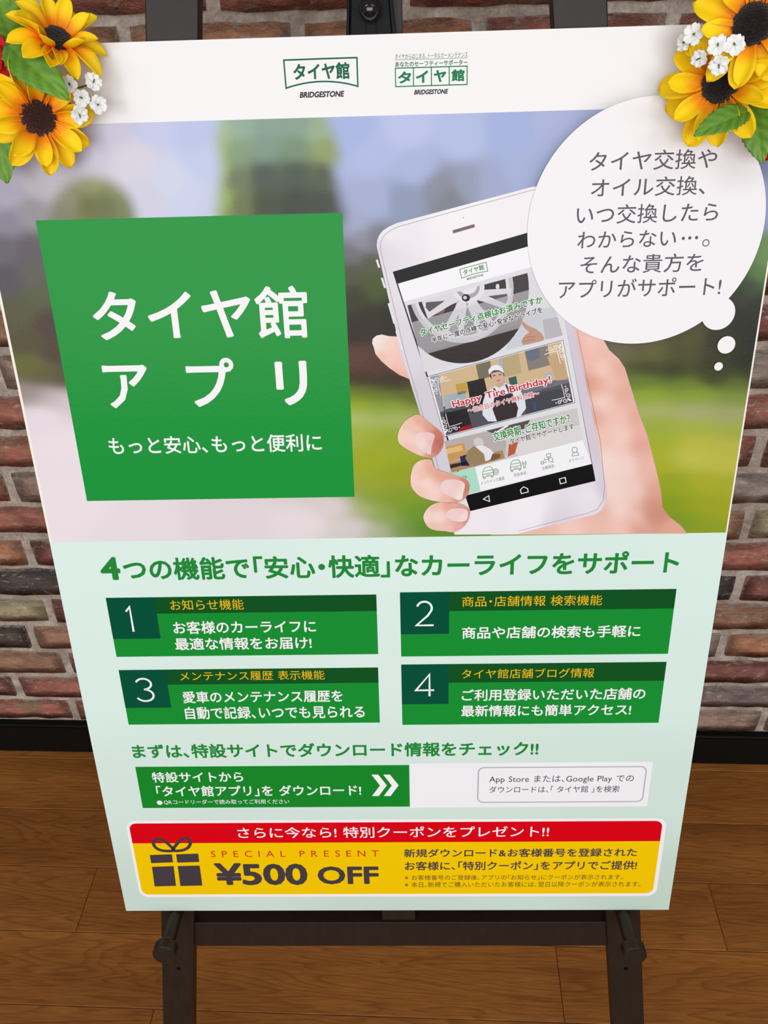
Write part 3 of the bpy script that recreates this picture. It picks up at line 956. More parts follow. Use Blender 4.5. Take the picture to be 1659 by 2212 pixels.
# --- download bar
text('まずは、特設サイトでダウンロード情報をチェック!!', (286, 1625), (1163.4, 1615), (469.4, 1606.4), (469.4, 1637), TITLE_G, 2, poster, bold=0.027)
bar = poly('download_bar', rect((292.3, 1656.4), (885.2, 1742)), (20, 138, 42), 2, poster, uv=True)
text('特設サイトから', (328.4, 1678), (525, 1676), (391, 1667), (391, 1689.7), WHITE, 3, bar, bold=0.018)
text('「タイヤ館アプリ」を ダウンロード!', (338, 1709), (780, 1703.4), (563, 1696), (563, 1719.5), WHITE, 3, bar, bold=0.018)
text('QRコードリーダーで読み取ってご利用ください', (354, 1733.2), (625, 1730.8), (493, 1726.6), (493, 1737), WHITE, 3, bar, bold=0.004)
c = pp(345, 1733.6)
poly('bullet', circle_uv(c, 0.0029, 24), WHITE, 3, bar, uv=True)
def cq(x, y): return (250 + x * 0.3918, 1580 + y * 0.3918)
polys('double_chevron', [[cq(x + d, y) for x, y in ((1410, 237), (1447, 237), (1495, 296), (1450, 355), (1413, 355), (1457, 297))] for d in (0, 65)], WHITE, 3, bar)
wb = poly('search_panel', rect((885.2, 1648.6), (1397.7, 1741.6)), (248, 247, 250), 2, poster, uv=True)
ra, rb2 = pp(1033.6, 1658), pp(1387.2, 1731)
strokes('search_frame', [(rrect_uv(ra.x, rb2.x, rb2.y, ra.y, 0.006), True)], 0.0014, (188, 190, 194), 3, wb, uv=True)
text('App Store または、Google Play での', (1056.9, 1682.6), (1369, 1681.9), (1183, 1674.6), (1183, 1692), (66, 60, 66), 3, wb, bold=0.0)
text('ダウンロードは、「 タイヤ館 」を検索', (1057, 1705.4), (1337.8, 1704.6), (1257.5, 1697), (1257.5, 1711.5), (66, 60, 66), 3, wb, bold=0.0)

# --- coupon
oa, ob = pp(270.6, 1772.6), pp(1417, 1935)
cp = poly('coupon_border', rrect_uv(oa.x, ob.x, ob.y, oa.y, 0.0105), (250, 246, 246), 2, poster, uv=True)
ia, ib = pp(278, 1778.6), pp(1409.5, 1929)
vb = pp(850, 1819).y
RR = 0.0078
full = rrect_uv(ia.x, ib.x, ib.y, ia.y, RR)
poly('yellow_field', [(u, min(v, vb)) for u, v in full], (250, 204, 0), 3, cp, uv=True)
poly('red_band', [(u, max(v, vb)) for u, v in full], (222, 0, 22), 3, cp, uv=True)
text('さらに今なら! 特別クーポンをプレゼント!!', (513.3, 1799.4), (1186, 1795.5), (759, 1785.3), (759, 1809.4), WHITE, 4, cp, bold=0.010)
text('SPECIAL PRESENT', (455.7, 1844.5), (818, 1842.5), (602.6, 1837.2), (602.6, 1850.6), (214, 40, 20), 4, cp, bold=-0.004, spacing=2.0)
text('¥500', (464.7, 1887.6), (664, 1885.6), (602.6, 1863.6), (602.6, 1911.4), DARK, 4, cp, bold=0.032)
text('OFF', (686, 1889.5), (818, 1887.6), (739.7, 1871), (739.7, 1909.6), DARK, 4, cp, bold=0.032)
text('新規ダウンロード&お客様番号を登録された', (872.7, 1841.7), (1375.8, 1840.5), (1124, 1832.4), (1124, 1850.6), DARK, 4, cp, bold=0.018)
text('お客様に、「特別クーポン」をアプリでご提供!', (874.3, 1869), (1375.8, 1868), (1124, 1859.6), (1124, 1878.8), DARK, 4, cp, bold=0.018)
text('※お客様番号のご登録後、アプリの「お知らせ」にクーポンが表示されます。', (874.3, 1894.6), (1345.6, 1893.4), (1124, 1889), (1124, 1900), (96, 78, 40), 4, cp, bold=0.002)
text('※本日、新規でご購入いただいたお客様には、翌日以降クーポンが表示されます。', (874.3, 1910), (1383.6, 1909), (1124, 1904), (1124, 1915.6), (96, 78, 40), 4, cp, bold=0.002)
gift = polys('gift_box_symbol', [[cq(*p) for p in q] for q in (((188, 680), (310, 676), (317, 720), (196, 725)), ((333, 676), (455, 672), (461, 718), (340, 722)), ((200, 745), (320, 741), (333, 850), (215, 853)), ((342, 741), (463, 738), (478, 848), (357, 851)))], DARK, 4, cp)
def loop(pts):
    return [cq(*p) for p in pts]
def smooth_closed(pts, k=6):
    out = []
    n = len(pts)
    for i in range(n):
        p0, p1, p2, p3 = (Vector(pts[(i + j - 1) % n]) for j in range(4))
        for q in range(k):
            t = q / k
            out.append(tuple(0.5 * ((2 * p1) + (-p0 + p2) * t + (2 * p0 - 5 * p1 + 4 * p2 - p3) * t * t + (-p0 + 3 * p1 - 3 * p2 + p3) * t ** 3)))
    return out
strokes('ribbon_bow', [(loop(smooth_closed([(318, 652), (262, 656), (222, 640), (208, 610), (228, 592), (268, 602)])), True),
                       (loop(smooth_closed([(318, 652), (352, 604), (390, 588), (412, 604), (402, 636), (366, 654)])), True)], 0.0036, DARK, 4.5, cp)

# --- speech bubble
bub = poly('speech_bubble', circle_uv((0.4978, 0.7063), 0.0876, 110), (250, 248, 250), 14, poster, uv=True)
def cb(x, y): return (1120 + x * 0.3249, 200 + y * 0.3249)
a = pp(*cb(1436, 1462)); b = pp(*cb(1303, 1592))
poly('bubble_lobe', circle_uv((b.x + 0.0006, a.y - 0.0002), a.x - b.x - 0.0006, 48), (250, 248, 250), 13.7, bub, uv=True)
for (x, y), (xr, yr) in (((1378, 1675), (1438, 1665)), ((1326, 1818), (1355, 1815))):
    a = pp(*cb(x, y)); r = pp(*cb(xr, yr)).x - a.x
    poly('bubble_dot', circle_uv(a, r, 36), (250, 248, 250), 14, bub, uv=True)
BT = (92, 84, 94)
for body, l, r, t, b_ in (('タイヤ交換や', (468, 460), (1315, 440), (1100, 375), (655, 520)), ('オイル交換、', (480, 645), (1235, 655), (1115, 553), (580, 695)),
                          ('いつ交換したら', (385, 800), (1325, 790), (870, 737), (740, 869)), ('わからない', (390, 990), (1045, 975), (880, 913), (450, 1035)),
                          ('そんな貴方を', (410, 1140), (1225, 1130), (890, 1071), (880, 1196)), ('アプリがサポート!', (265, 1300), (1342, 1290), (740, 1234), (750, 1356))):
    text(body, cb(*l), cb(*r), cb(*t), cb(*b_), BT, 15, bub, bold=0.004)
for x, y in ((1092, 968), (1135, 965), (1180, 963)):
    poly('ellipsis_dot', circle_uv(pp(*cb(x, y)), 0.0012, 16), BT, 15, bub, uv=True)
strokes('full_stop', [(circle_uv(pp(*cb(1242, 998)), 0.0023, 24), True)], 0.0007, BT, 15, bub, uv=True)

# --- hand holding a phone
SK1, SK2, SK3, SK4 = (252, 226, 216), (246, 204, 192), (236, 178, 164), (206, 124, 100)
def hand_piece(name, pts, ctrl, layer, parent, step=0.0028, eps=9):
    ctrl = [(x, y, tuple(round(q * 0.8 + w * 0.2) for q, w in zip(c, (251, 226, 216)))) for x, y, c in ctrl]
    return painted(name, uvs(pts), pxcol(ctrl, 2.0, eps), step, layer, parent)
def sm(pts, k=3):
    return smooth_closed(pts, k)
palm_px = [(1238, 660), (1270, 700), (1302.7, 731.8), (1315.7, 756), (1337, 775), (1350, 795), (1356, 815), (1365, 844), (1379, 890.5), (1398, 939.6), (1411, 988.7), (1425, 1046), (1429, 1072), (1431, 1095.5), (1445.6, 1115.7), (1471.6, 1136), (1484, 1152.3), (1300, 1153.2), (1100, 1155), (1060, 1155.4), (1200, 1000)]
hand = hand_piece('hand_print', palm_px, [(1250, 700, (244, 190, 178)), (1245, 750, (238, 172, 160)), (1275, 740, (247, 196, 184)), (1310, 760, (236, 184, 168)), (1340, 800, (226, 164, 146)), (1260, 790, (240, 182, 168)), (1300, 800, (250, 206, 194)), (1270, 825, (214, 132, 108)), (1290, 828, (232, 160, 140)), (1320, 822, (244, 190, 174)), (1350, 850, (226, 164, 144)),
    (1300, 870, (252, 212, 200)), (1340, 900, (246, 196, 182)), (1370, 900, (228, 164, 146)), (1283, 900, (226, 158, 140)), (1300, 945, (246, 196, 180)), (1340, 940, (250, 208, 196)), (1385, 960, (226, 160, 144)), (1310, 1000, (252, 222, 214)), (1350, 1010, (250, 216, 208)), (1395, 1010, (236, 178, 164)), (1330, 1060, (248, 218, 212)), (1370, 1060, (244, 206, 198)), (1415, 1060, (222, 156, 134)),
    (1340, 1100, (250, 216, 204)), (1290, 1130, (240, 190, 174)), (1230, 1145, (246, 206, 192)), (1380, 1120, (246, 200, 186)), (1415, 1090, (206, 134, 108)), (1400, 1115, (198, 124, 98)), (1380, 1140, (214, 146, 122)), (1425, 1110, (196, 122, 96)), (1450, 1140, (226, 160, 136)), (1340, 1145, (244, 196, 182)), (1180, 1150, (238, 186, 170)), (1295, 1110, (232, 176, 158))], 2, poster, 0.004, 19)
f1 = hand_piece('index_fingertip', [(900, 735), (859, 727), (840, 726), (824.7, 722.5), (813, 725), (805, 732), (804, 741.6), (808, 752), (811, 764.4), (823.7, 780), (842, 795.6), (863, 810), (884, 818.5), (930, 835), (930, 760)],
    [(806, 735, (246, 240, 234)), (815, 727, (244, 236, 230)), (811, 745, (240, 226, 216)), (835, 745, (250, 212, 198)), (865, 745, (248, 204, 190)), (840, 775, (246, 200, 186)), (870, 790, (248, 192, 182)), (880, 812, (240, 178, 166)), (825, 775, (238, 190, 172)), (860, 806, (236, 176, 160))], 2, hand)

phone_outline = []
for p in [(813.5, 531), (815, 518), (819.5, 507.5), (827, 498), (839.5, 489.7), (858, 481.5), (1000, 443.5), (1150, 403.5), (1172, 402), (1186, 415), (1196, 440), (1241, 708.5), (1291, 954), (1308, 1038), (1311.5, 1072), (1307, 1090), (1298, 1103), (1283, 1111.5), (1180, 1137), (1115, 1153.6), (982, 1154.6), (970, 1120), (908, 895.5), (867, 765)]:
    phone_outline.append(p)
phone = painted('phone_print', uvs(phone_outline), pxcol([(820, 540, (228, 224, 230)), (840, 500, (244, 240, 244)), (1000, 460, (250, 247, 249)), (1120, 430, (248, 244, 247)), (1000, 520, (250, 246, 248)), (870, 760, (226, 220, 228)), (900, 870, (216, 210, 220)), (960, 1050, (216, 210, 220)), (1010, 1130, (244, 240, 245)), (1150, 1110, (248, 245, 248)), (1280, 1070, (240, 235, 242)), (1305, 1060, (216, 206, 218)), (1260, 800, (214, 204, 216)), (1290, 960, (218, 208, 220)), (1200, 1134, (226, 218, 228))], 1.8, 10), 0.006, 3, poster)
strokes('phone_edge_line', [([(821, 536), (823, 521), (831, 507), (846, 496), (862, 489), (1155, 409)], False), ([(821, 536), (875, 765), (916, 905), (984, 1135)], False), ([(1246, 712), (1297, 955), (1306, 1050), (1303, 1080), (1290, 1100), (1270, 1108), (1180, 1131), (1120, 1147)], False)], 0.00035, (150, 146, 154), 3.5, phone)
def c5(x, y): return (780 + x * 0.3134, 390 + y * 0.3134)
def c6(x, y): return (850 + x * 0.2833, 700 + y * 0.2833)
strokes('earpiece_slot', [([c5(632, 354), c5(782, 310)], False)], 0.0023, (128, 100, 112), 4, phone)
poly('camera_dot', circle_uv(pp(1001, 470), 0.0004, 12), (150, 140, 150), 4, phone, uv=True)
for a, b in ((c5(108, 545), c5(125, 600)), (c5(143, 670), c5(165, 740)), (c5(190, 845), c5(230, 985)), (c5(243, 1035), c5(283, 1170))):
    strokes('side_button', [([a, b], False)], 0.0016, (236, 232, 238), 3.4, phone)
scr = poly('phone_screen', [(848.3, 587), (1181, 490.5), (1286.3, 1038.5), (1015.7, 1103.7)], (18, 17, 18), 4, phone)
poly('app_page', [(859.5, 612.5), (1187, 519), (1278, 1001.5), (1008, 1069.5)], (226, 227, 232), 5, phone)
poly('app_header', [(859.5, 612.5), (1187, 519), (1196, 563.5), (872, 652)], (250, 250, 252), 5.5, phone)
lgp = strokes('small_logo_frame', [([c5(680, 611), c5(862, 562), c5(872, 624), c5(825, 632), c5(780, 642), c5(735, 656), c5(692, 673)], True)], 0.0005, (60, 140, 76), 6, phone)
text_r('タイヤ館', c5(708, 652), c5(850, 612), 12, (60, 140, 76), 6, phone, bold=0.02)
text_r('BRIDGESTONE', c5(731, 686), c5(843, 655), 4.5, (60, 54, 60), 6, phone, bold=0.02)

def clip(poly_, quad):
    """Sutherland-Hodgman against a convex quad, both in photograph measure"""
    out = list(poly_)
    n = len(quad)
    area = sum(quad[i][0] * quad[(i + 1) % n][1] - quad[(i + 1) % n][0] * quad[i][1] for i in range(n))
    q = quad if area > 0 else quad[::-1]
    for i in range(n):
        a, b = q[i], q[(i + 1) % n]
        inp, out = out, []
        if not inp: break
        def side(p): return (b[0] - a[0]) * (p[1] - a[1]) - (b[1] - a[1]) * (p[0] - a[0])
        for j in range(len(inp)):
            p, r = inp[j], inp[(j + 1) % len(inp)]
            sp, sr = side(p), side(r)
            if sp >= 0: out.append(p)
            if (sp >= 0) != (sr >= 0):
                t = sp / (sp - sr)
                out.append((p[0] + (r[0] - p[0]) * t, p[1] + (r[1] - p[1]) * t))
    return out

def ell(cx, cy, rx, ry=None, n=48, rot=0.0):
    ry = ry or rx
    return [(cx + rx * math.cos(t) * math.cos(rot) - ry * math.sin(t) * math.sin(rot), cy + rx * math.cos(t) * math.sin(rot) + ry * math.sin(t) * math.cos(rot)) for t in (2 * math.pi * i / n for i in range(n))]

def cpoly(name, pts, quad, c, layer, parent):
    q = clip(pts, quad)
    if len(q) >= 3:
        return poly(name, q, c, layer, parent)

# picture 1: wheel
Q1 = [(880, 659.5), (1174, 580), (1215.5, 724), (916.6, 803.4)]
poly('wheel_picture', Q1, (224, 222, 226), 5.6, phone)
BAND = [c5(300, 990), c5(1160, 752), c5(1240, 975), c5(410, 1205)]     # pale caption band printed across the wheel
def wpoly(name, pts, quad, c, layer, parent):
    cpoly(name, pts, quad, c, layer, parent)
    q = clip(pts, quad)
    if len(q) >= 3:
        q = clip(q, BAND)
        if len(q) >= 3:
            poly(name, q, tuple(round(x * 0.36 + y * 0.64) for x, y in zip(c, (206, 206, 211))), layer + 0.04, parent)
wpoly('workshop_blur', [c5(1140, 900), c5(1420, 850), c5(1420, 1100), c5(1000, 1200), c5(1010, 1080)], Q1, (206, 210, 216), 5.8, phone)
wpoly('workshop_blur', [c5(1250, 960), c5(1400, 930), c5(1400, 1080), c5(1270, 1090)], Q1, (186, 184, 190), 5.9, phone)
WC = c5(690, 745)
wpoly('tyre', ell(WC[0], WC[1], 146, 160, 64), Q1, (66, 58, 60), 6.0, phone)
wpoly('tyre_tread', [p for p in ell(WC[0], WC[1], 147, 161, 64)], [c5(300, 1260), c5(420, 1180), c5(1100, 990), c5(1200, 1300)], (52, 42, 42), 6.1, phone)
wpoly('rim', ell(WC[0], WC[1], 113, 117, 60), Q1, (198, 196, 202), 6.2, phone)
wpoly('rim_lip', ell(WC[0], WC[1], 104, 108, 60), Q1, (224, 223, 228), 6.3, phone)
wpoly('rim_well', ell(WC[0], WC[1], 97, 101, 60), Q1, (60, 52, 54), 6.4, phone)
HB = c5(722, 775)
for an in (200, 252, 300, 352, 45, 150):
    t = math.radians(an)
    d = Vector((math.cos(t), -math.sin(t))); s = Vector((d.y, -d.x))
    h_ = Vector(HB)
    e1 = h_ + d * 96
    wpoly('spoke', [tuple(h_ + s * 10), tuple(h_ + s * 13 + d * 40), tuple(e1 + s * 24), tuple(e1 - s * 24), tuple(h_ - s * 13 + d * 40), tuple(h_ - s * 10)], Q1, (222, 221, 226), 6.5, phone)
    wpoly('spoke_slot', [tuple(h_ + d * 48), tuple(h_ + d * 88 + s * 11), tuple(h_ + d * 92), tuple(h_ + d * 88 - s * 11)], Q1, (96, 88, 90), 6.6, phone)
wpoly('brake_disc', ell(*c5(520, 850), 24, 16, 30, 1.0), Q1, (128, 96, 82), 6.45, phone)
wpoly('brake_disc', ell(*c5(520, 850), 15, 9, 30, 1.0), Q1, (44, 38, 40), 6.46, phone)
wpoly('wheel_hub', ell(*c5(735, 735), 36, 34, 36), Q1, (232, 231, 236), 6.7, phone)
wpoly('wheel_hub', ell(*c5(735, 735), 26, 24, 36), Q1, (176, 168, 172), 6.75, phone)
wpoly('wheel_hub', ell(*c5(735, 725), 20, 18, 36), Q1, (236, 235, 240), 6.8, phone)
wpoly('wheel_nut', ell(*c5(722, 808), 9, 8, 24), Q1, (40, 36, 38), 6.85, phone)
wpoly('wheel_nut', ell(*c5(716, 806), 4, 4, 18), Q1, (210, 210, 216), 6.9, phone)
wpoly('wheel_nut', ell(*c5(940, 730), 4, 6, 18), Q1, (226, 224, 220), 6.9, phone)
poly('pointing_hand', clip([c5(*p) for p in ((1092, 968), (1110, 966), (1150, 1000), (1200, 1020), (1240, 1050), (1262, 1085), (1250, 1105), (1200, 1115), (1150, 1128), (1115, 1132), (1105, 1115), (1112, 1090), (1130, 1065), (1160, 1045), (1130, 1020))], Q1), (196, 150, 128), 7.2, phone)
strokes('finger_crease', [([c5(1118, 1092), c5(1150, 1075), c5(1200, 1078)], False), ([c5(1114, 1112), c5(1150, 1100), c5(1195, 1098)], False)], 0.0004, (150, 100, 84), 7.3, phone)
text_r('タイヤセーフティ点検はお済みですか', c5(413, 1075), c5(1255, 842), 17, (52, 140, 62), 7.8, phone, bold=0.03, halo=(250, 250, 250), halo_w=0.085)
text_r('半年に一度の点検で安心・安全なドライブを', c5(492, 1120), c5(1252, 908), 13.5, (50, 44, 48), 7.8, phone, bold=0.024, halo=(250, 250, 250), halo_w=0.085)

# picture 2: shop assistant behind a counter
Q2 = [c6(255, 400), c6(1295, 118), c6(1388, 598), c6(385, 860)]
poly('assistant_picture', Q2, (246, 245, 247), 5.6, phone)
def inset(Q, k):
    c = sum((Vector(p) for p in Q), Vector((0, 0))) / len(Q)
    return [tuple(c + (Vector(p) - c) * (1 - k)) for p in Q]
strokes('picture_border', [(inset(Q2, 0.008), True)], 0.0004, (44, 40, 44), 5.8, phone)
Q2i = inset(Q2, 0.035)
poly('shop_wall', Q2i, (212, 184, 142), 5.9, phone)
def q2(pts, c, layer, name='shop_detail'):
    return cpoly(name, [c6(*p) for p in pts], Q2i, c, layer, phone)
q2([(300, 640), (560, 600), (900, 560), (1400, 420), (1400, 700), (380, 900)], (84, 82, 92), 6.0, 'counter')
q2([(900, 500), (1340, 400), (1350, 440), (960, 545)], (112, 114, 126), 6.05, 'counter')
q2([(280, 400), (345, 390), (385, 660), (330, 680)], (150, 152, 164), 6.05, 'shelf')
q2([(385, 545), (550, 505), (560, 600), (395, 650)], (168, 178, 188), 6.1, 'wall_notice')
q2([(472, 460), (560, 440), (565, 520), (490, 540)], (196, 160, 72), 6.1, 'wall_notice')
q2([(625, 300), (735, 272), (755, 395), (650, 425)], (120, 112, 92), 6.1, 'wall_picture')
q2([(800, 235), (950, 195), (975, 370), (830, 410)], (188, 168, 124), 6.1, 'wall_notice')
q2([(995, 190), (1170, 150), (1200, 310), (1030, 355)], (134, 126, 120), 6.1, 'wall_picture')
q2([(1005, 200), (1110, 180), (1115, 250), (1060, 280), (1020, 270)], (104, 112, 128), 6.15, 'wall_picture')
q2([(1170, 250), (1280, 210), (1330, 420), (1240, 430)], (200, 168, 128), 6.12, 'shelf')
q2([(560, 440), (690, 410), (715, 520), (725, 640), (600, 680)], (38, 34, 38), 6.2, 'monitor')
q2([(380, 680), (560, 640), (600, 790), (420, 830)], (40, 34, 38), 6.2, 'counter_goods')
q2([(500, 790), (590, 765), (595, 800), (510, 825)], (160, 24, 34), 6.25, 'counter_goods')
q2([(875, 410), (935, 395), (945, 455), (890, 470)], (52, 96, 88), 6.2, 'counter_goods')
q2([(1150, 380), (1205, 362), (1215, 410), (1160, 425)], (170, 186, 200), 6.2, 'counter_goods')
q2([(1010, 545), (1330, 480), (1370, 600), (1010, 690)], (70, 68, 78), 6.1, 'counter_front')
q2([(1065, 600), (1080, 596), (1090, 650), (1072, 655)], (40, 90, 150), 6.2, 'counter_goods')
q2([(800, 255), (828, 248), (850, 470), (812, 470)], (168, 180, 196), 6.12, 'door_frame')
# assistant: shirt, apron, neck, face, hair, cap
q2([(775, 470), (735, 500), (700, 530), (680, 600), (678, 690), (720, 740), (800, 740), (960, 710), (1010, 640), (1000, 570), (965, 500), (930, 470), (850, 450)], (226, 230, 238), 6.4, 'shirt')
q2([(770, 545), (905, 525), (950, 640), (935, 712), (790, 745), (755, 650)], (58, 46, 50), 6.5, 'apron')
q2([(758, 490), (770, 485), (800, 545), (775, 550)], (58, 46, 60), 6.5, 'apron_strap')
q2([(848, 458), (862, 458), (905, 530), (880, 530)], (58, 46, 60), 6.5, 'apron_strap')
q2([(775, 440), (835, 430), (840, 465), (805, 485), (778, 470)], (206, 166, 142), 6.45, 'neck')
q2([(735, 395), (740, 360), (840, 355), (845, 395), (832, 395), (745, 415)], (50, 38, 36), 6.5, 'hair')
q2([(742, 380), (760, 365), (825, 358), (838, 385), (838, 415), (825, 440), (800, 458), (775, 450), (752, 425)], (216, 176, 152), 6.55, 'face')
q2([(755, 392), (775, 385), (778, 391), (757, 398)], (60, 46, 42), 6.6, 'eyebrow')
q2([(800, 382), (822, 380), (823, 387), (802, 389)], (60, 46, 42), 6.6, 'eyebrow')
q2([(785, 428), (815, 418), (812, 428), (795, 436)], (176, 110, 98), 6.6, 'mouth')
q2([(728, 385), (722, 350), (745, 320), (785, 308), (820, 322), (838, 355), (842, 372), (800, 350), (760, 352)], (238, 238, 242), 6.65, 'cap')
q2([(726, 392), (745, 360), (790, 345), (842, 366), (838, 376), (800, 360), (760, 368)], (66, 64, 66), 6.62, 'cap_brim')
text_r('Happy Tire Birthday!', c6(458, 650), c6(1205, 458), 19.5, (206, 38, 50), 7.8, phone, bold=0.022, halo=(252, 250, 250), halo_w=0.075)
text_r('〜記念日のタイヤ無料点検〜', c6(570, 680), c6(1112, 545), 12.5, (206, 38, 50), 7.8, phone, bold=0.01, halo=(252, 250, 250), halo_w=0.08)
def scroll(corner, dx, dy):
    """white corner scrollwork; corner in crop measure, dx dy unit steps along the two edges"""
    C, X, Y = Vector(corner), Vector(dx), Vector(dy)
    ls = []
    def sp(cx, cy, r, a0, turns, sg=1):
        pts = []
        for i in range(22):
            t = i / 21
            an = a0 + sg * turns * 2 * math.pi * t
            rr = r * (1 - 0.75 * t)
            pts.append(c6(*(C + X * (cx + rr * math.cos(an)) + Y * (cy + rr * math.sin(an)))))
        return (pts, False)
    ls += [sp(50, 22, 20, math.pi * 0.9, 1.3), sp(95, 18, 17, math.pi, 1.3, -1), sp(22, 52, 20, -math.pi * 0.4, 1.3, -1), sp(18, 98, 17, -math.pi / 2, 1.3)]
    ls.append(([c6(*(C + X * a + Y * b)) for a, b in ((48, 150), (46, 100), (48, 46), (100, 46), (150, 50))], False))
    o = strokes('corner_scroll', ls, 0.0005, (250, 249, 250), 7.0, phone)
    polys('scroll_leaf', [[c6(*(C + X * a + Y * b)) for a, b in ((4, 4), (18, 8), (34, 34), (8, 20))]] + [[c6(*(C + X * (a + 5 * math.cos(t)) + Y * (b + 5 * math.sin(t)))) for t in [k * math.pi / 4 for k in range(8)]] for a, b in ((122, 22), (75, 32), (22, 125), (34, 75))], (250, 249, 250), 7.0, phone)
ex, ey = Vector((0.965, -0.262)), Vector((0.245, 0.955))
scroll((278, 415), ex, ey)
scroll((1280, 145), -ex, ey)
scroll((1362, 588), -ex, -ey)
scroll((388, 838), ex, -ey)

# picture 3: cap and car
Q3 = [c6(388, 893), (1246, 881), (1258, 949.5), c6(440, 1130)]
poly('garage_picture', Q3, (208, 204, 204), 5.6, phone)
def q3(pts, c, layer, name='garage_detail'):
    return cpoly(name, [c6(*p) for p in pts], Q3, c, layer, phone)
q3([(380, 890), (800, 800), (860, 900), (850, 1000), (440, 1140)], (186, 178, 178), 5.7, 'garage_roof')
q3([(700, 810), (1045, 720), (1010, 790), (900, 830), (860, 870)], (92, 80, 76), 5.75, 'roof_beam')
q3([(780, 820), (860, 770), (880, 775), (800, 822)], (240, 240, 240), 5.8, 'lamp_tube')
q3([(385, 935), (540, 905), (560, 1000), (420, 1060)], (204, 156, 92), 5.8, 'garage_board')
q3([(400, 950), (520, 922), (530, 960), (410, 990)], (226, 190, 132), 5.85, 'garage_board')
q3([(420, 1060), (830, 960), (850, 1020), (440, 1135)], (176, 140, 96), 5.75, 'garage_floor')
q3([(430, 1070), (560, 1045), (565, 1065), (435, 1100)], (52, 44, 46), 5.9, 'garage_post')
q3([(505, 1010), (560, 990), (580, 1080), (520, 1080)], (44, 46, 84), 5.9, 'jacket')
q3([(610, 880), (640, 862), (675, 872), (690, 910), (660, 930), (615, 920)], (214, 208, 204), 5.9, 'garage_lamp')
q3([(880, 915), (950, 895), (925, 985), (870, 1010)], (188, 96, 62), 5.85, 'poster_stand')
q3([(890, 950), (1000, 880), (1450, 760), (1460, 900), (960, 1010)], (224, 220, 220), 5.82, 'car_body')
q3([(548, 1020), (560, 970), (610, 930), (680, 920), (730, 945), (760, 985), (735, 1040), (620, 1080), (570, 1060)], (156, 132, 96), 6.0, 'cap')
q3([(620, 930), (680, 920), (735, 950), (768, 985), (740, 1030), (700, 1045), (690, 990)], (236, 234, 234), 6.05, 'cap_front')
q3([(735, 1040), (755, 985), (815, 990), (812, 1015), (770, 1035)], (120, 92, 68), 6.1, 'cap_brim')
text_r('交換時期、ご存知ですか？', c6(768, 895), c6(1352, 748), 21, (52, 140, 62), 7.8, phone, bold=0.022, halo=(250, 250, 250), halo_w=0.08)
text_r('タイヤ館でサポートします', c6(892, 918), c6(1378, 798), 13.5, (60, 54, 58), 7.8, phone, bold=0.014, halo=(250, 250, 250), halo_w=0.08)

# tab bar and navigation keys
poly('tab_bar', [c6(425, 1140), (1258, 949.5), (1278, 1001.5), c6(560, 1296)], (248, 248, 250), 8, phone)
poly('active_tab', [c6(425, 1138), c6(622, 1090), c6(664, 1270), c6(560, 1296)], (176, 226, 204), 8.2, phone)
IG = (60, 130, 84)
def icon(name, lines, w=0.00045):
    return strokes(name, [([c6(*p) for p in l], c) for l, c in lines], w, IG, 8.5, phone)
icon('house_icon', [([(508, 1175), (540, 1155), (565, 1165)], False), ([(545, 1160), (550, 1185)], False)])
def car(x, y, s=1.0):
    return [([(x - 45 * s, y + 10), (x - 42 * s, y - 22), (x - 28 * s, y - 42), (x + 12 * s, y - 52), (x + 30 * s, y - 34), (x + 36 * s, y - 6)], False),
            ([(x - 45 * s, y + 10), (x + 36 * s, y - 8), (x + 38 * s, y + 14), (x - 42 * s, y + 30)], True),
            ([(x - 38 * s, y - 14), (x + 30 * s, y - 28)], False), ([(x - 20 * s, y + 16), (x + 14 * s, y + 8)], False),
            ([(x - 40 * s, y + 30), (x - 38 * s, y + 42), (x - 26 * s, y + 40), (x - 27 * s, y + 28)], False), ([(x + 20 * s, y + 18), (x + 22 * s, y + 30), (x + 33 * s, y + 27), (x + 33 * s, y + 16)], False)]
def ring(x, y, r, ry=None, n=20):
    return ([(x + r * math.cos(2 * math.pi * i / n), y + (ry or r) * math.sin(2 * math.pi * i / n)) for i in range(n)], True)
icon('car_and_wheel_icon', car(725, 1135) + [ring(780, 1123, 19, 23), ring(780, 1123, 9, 11)])
icon('car_and_spanner_icon', car(935, 1082) + [([(985, 1045), (990, 1062), (1000, 1065), (1006, 1040), (1012, 1060), (1003, 1075), (1005, 1092), (992, 1094), (990, 1075), (980, 1062)], True)])
icon('shop_search_icon', [([(1165, 990), (1195, 982), (1198, 1006), (1170, 1014)], True), ([(1150, 1015), (1152, 1035), (1178, 1028)], False), ([(1178, 1012), (1180, 1030)], False), ([(1122, 1050), (1140, 1042), (1145, 1062), (1128, 1068)], True), ([(1145, 1055), (1168, 1048)], False), ring(1198, 1032, 16), ([(1208, 1044), (1220, 1056)], False)])
icon('person_icon', [ring(1380, 957, 20, 21), ([(1360, 1005), (1362, 985), (1378, 977), (1400, 974), (1410, 990), (1412, 996)], False), ([(1360, 1005), (1412, 996)], False)])
GRY = (134, 130, 136)
text_r('メンテナンス履歴', c6(668, 1226), c6(848, 1184), 7.5, GRY, 8.5, phone, bold=0.0)
text_r('取扱商品', c6(920, 1164), c6(1014, 1142), 7.5, GRY, 8.5, phone, bold=0.0)
text_r('店舗検索', c6(1134, 1112), c6(1226, 1090), 7.5, GRY, 8.5, phone, bold=0.0)
text_r('マイページ', c6(1336, 1056), c6(1452, 1030), 7.5, GRY, 8.5, phone, bold=0.0)
strokes('back_key', [([c6(684, 1332), c6(726, 1306), c6(732, 1350)], True)], 0.0007, WHITE, 8.5, phone)
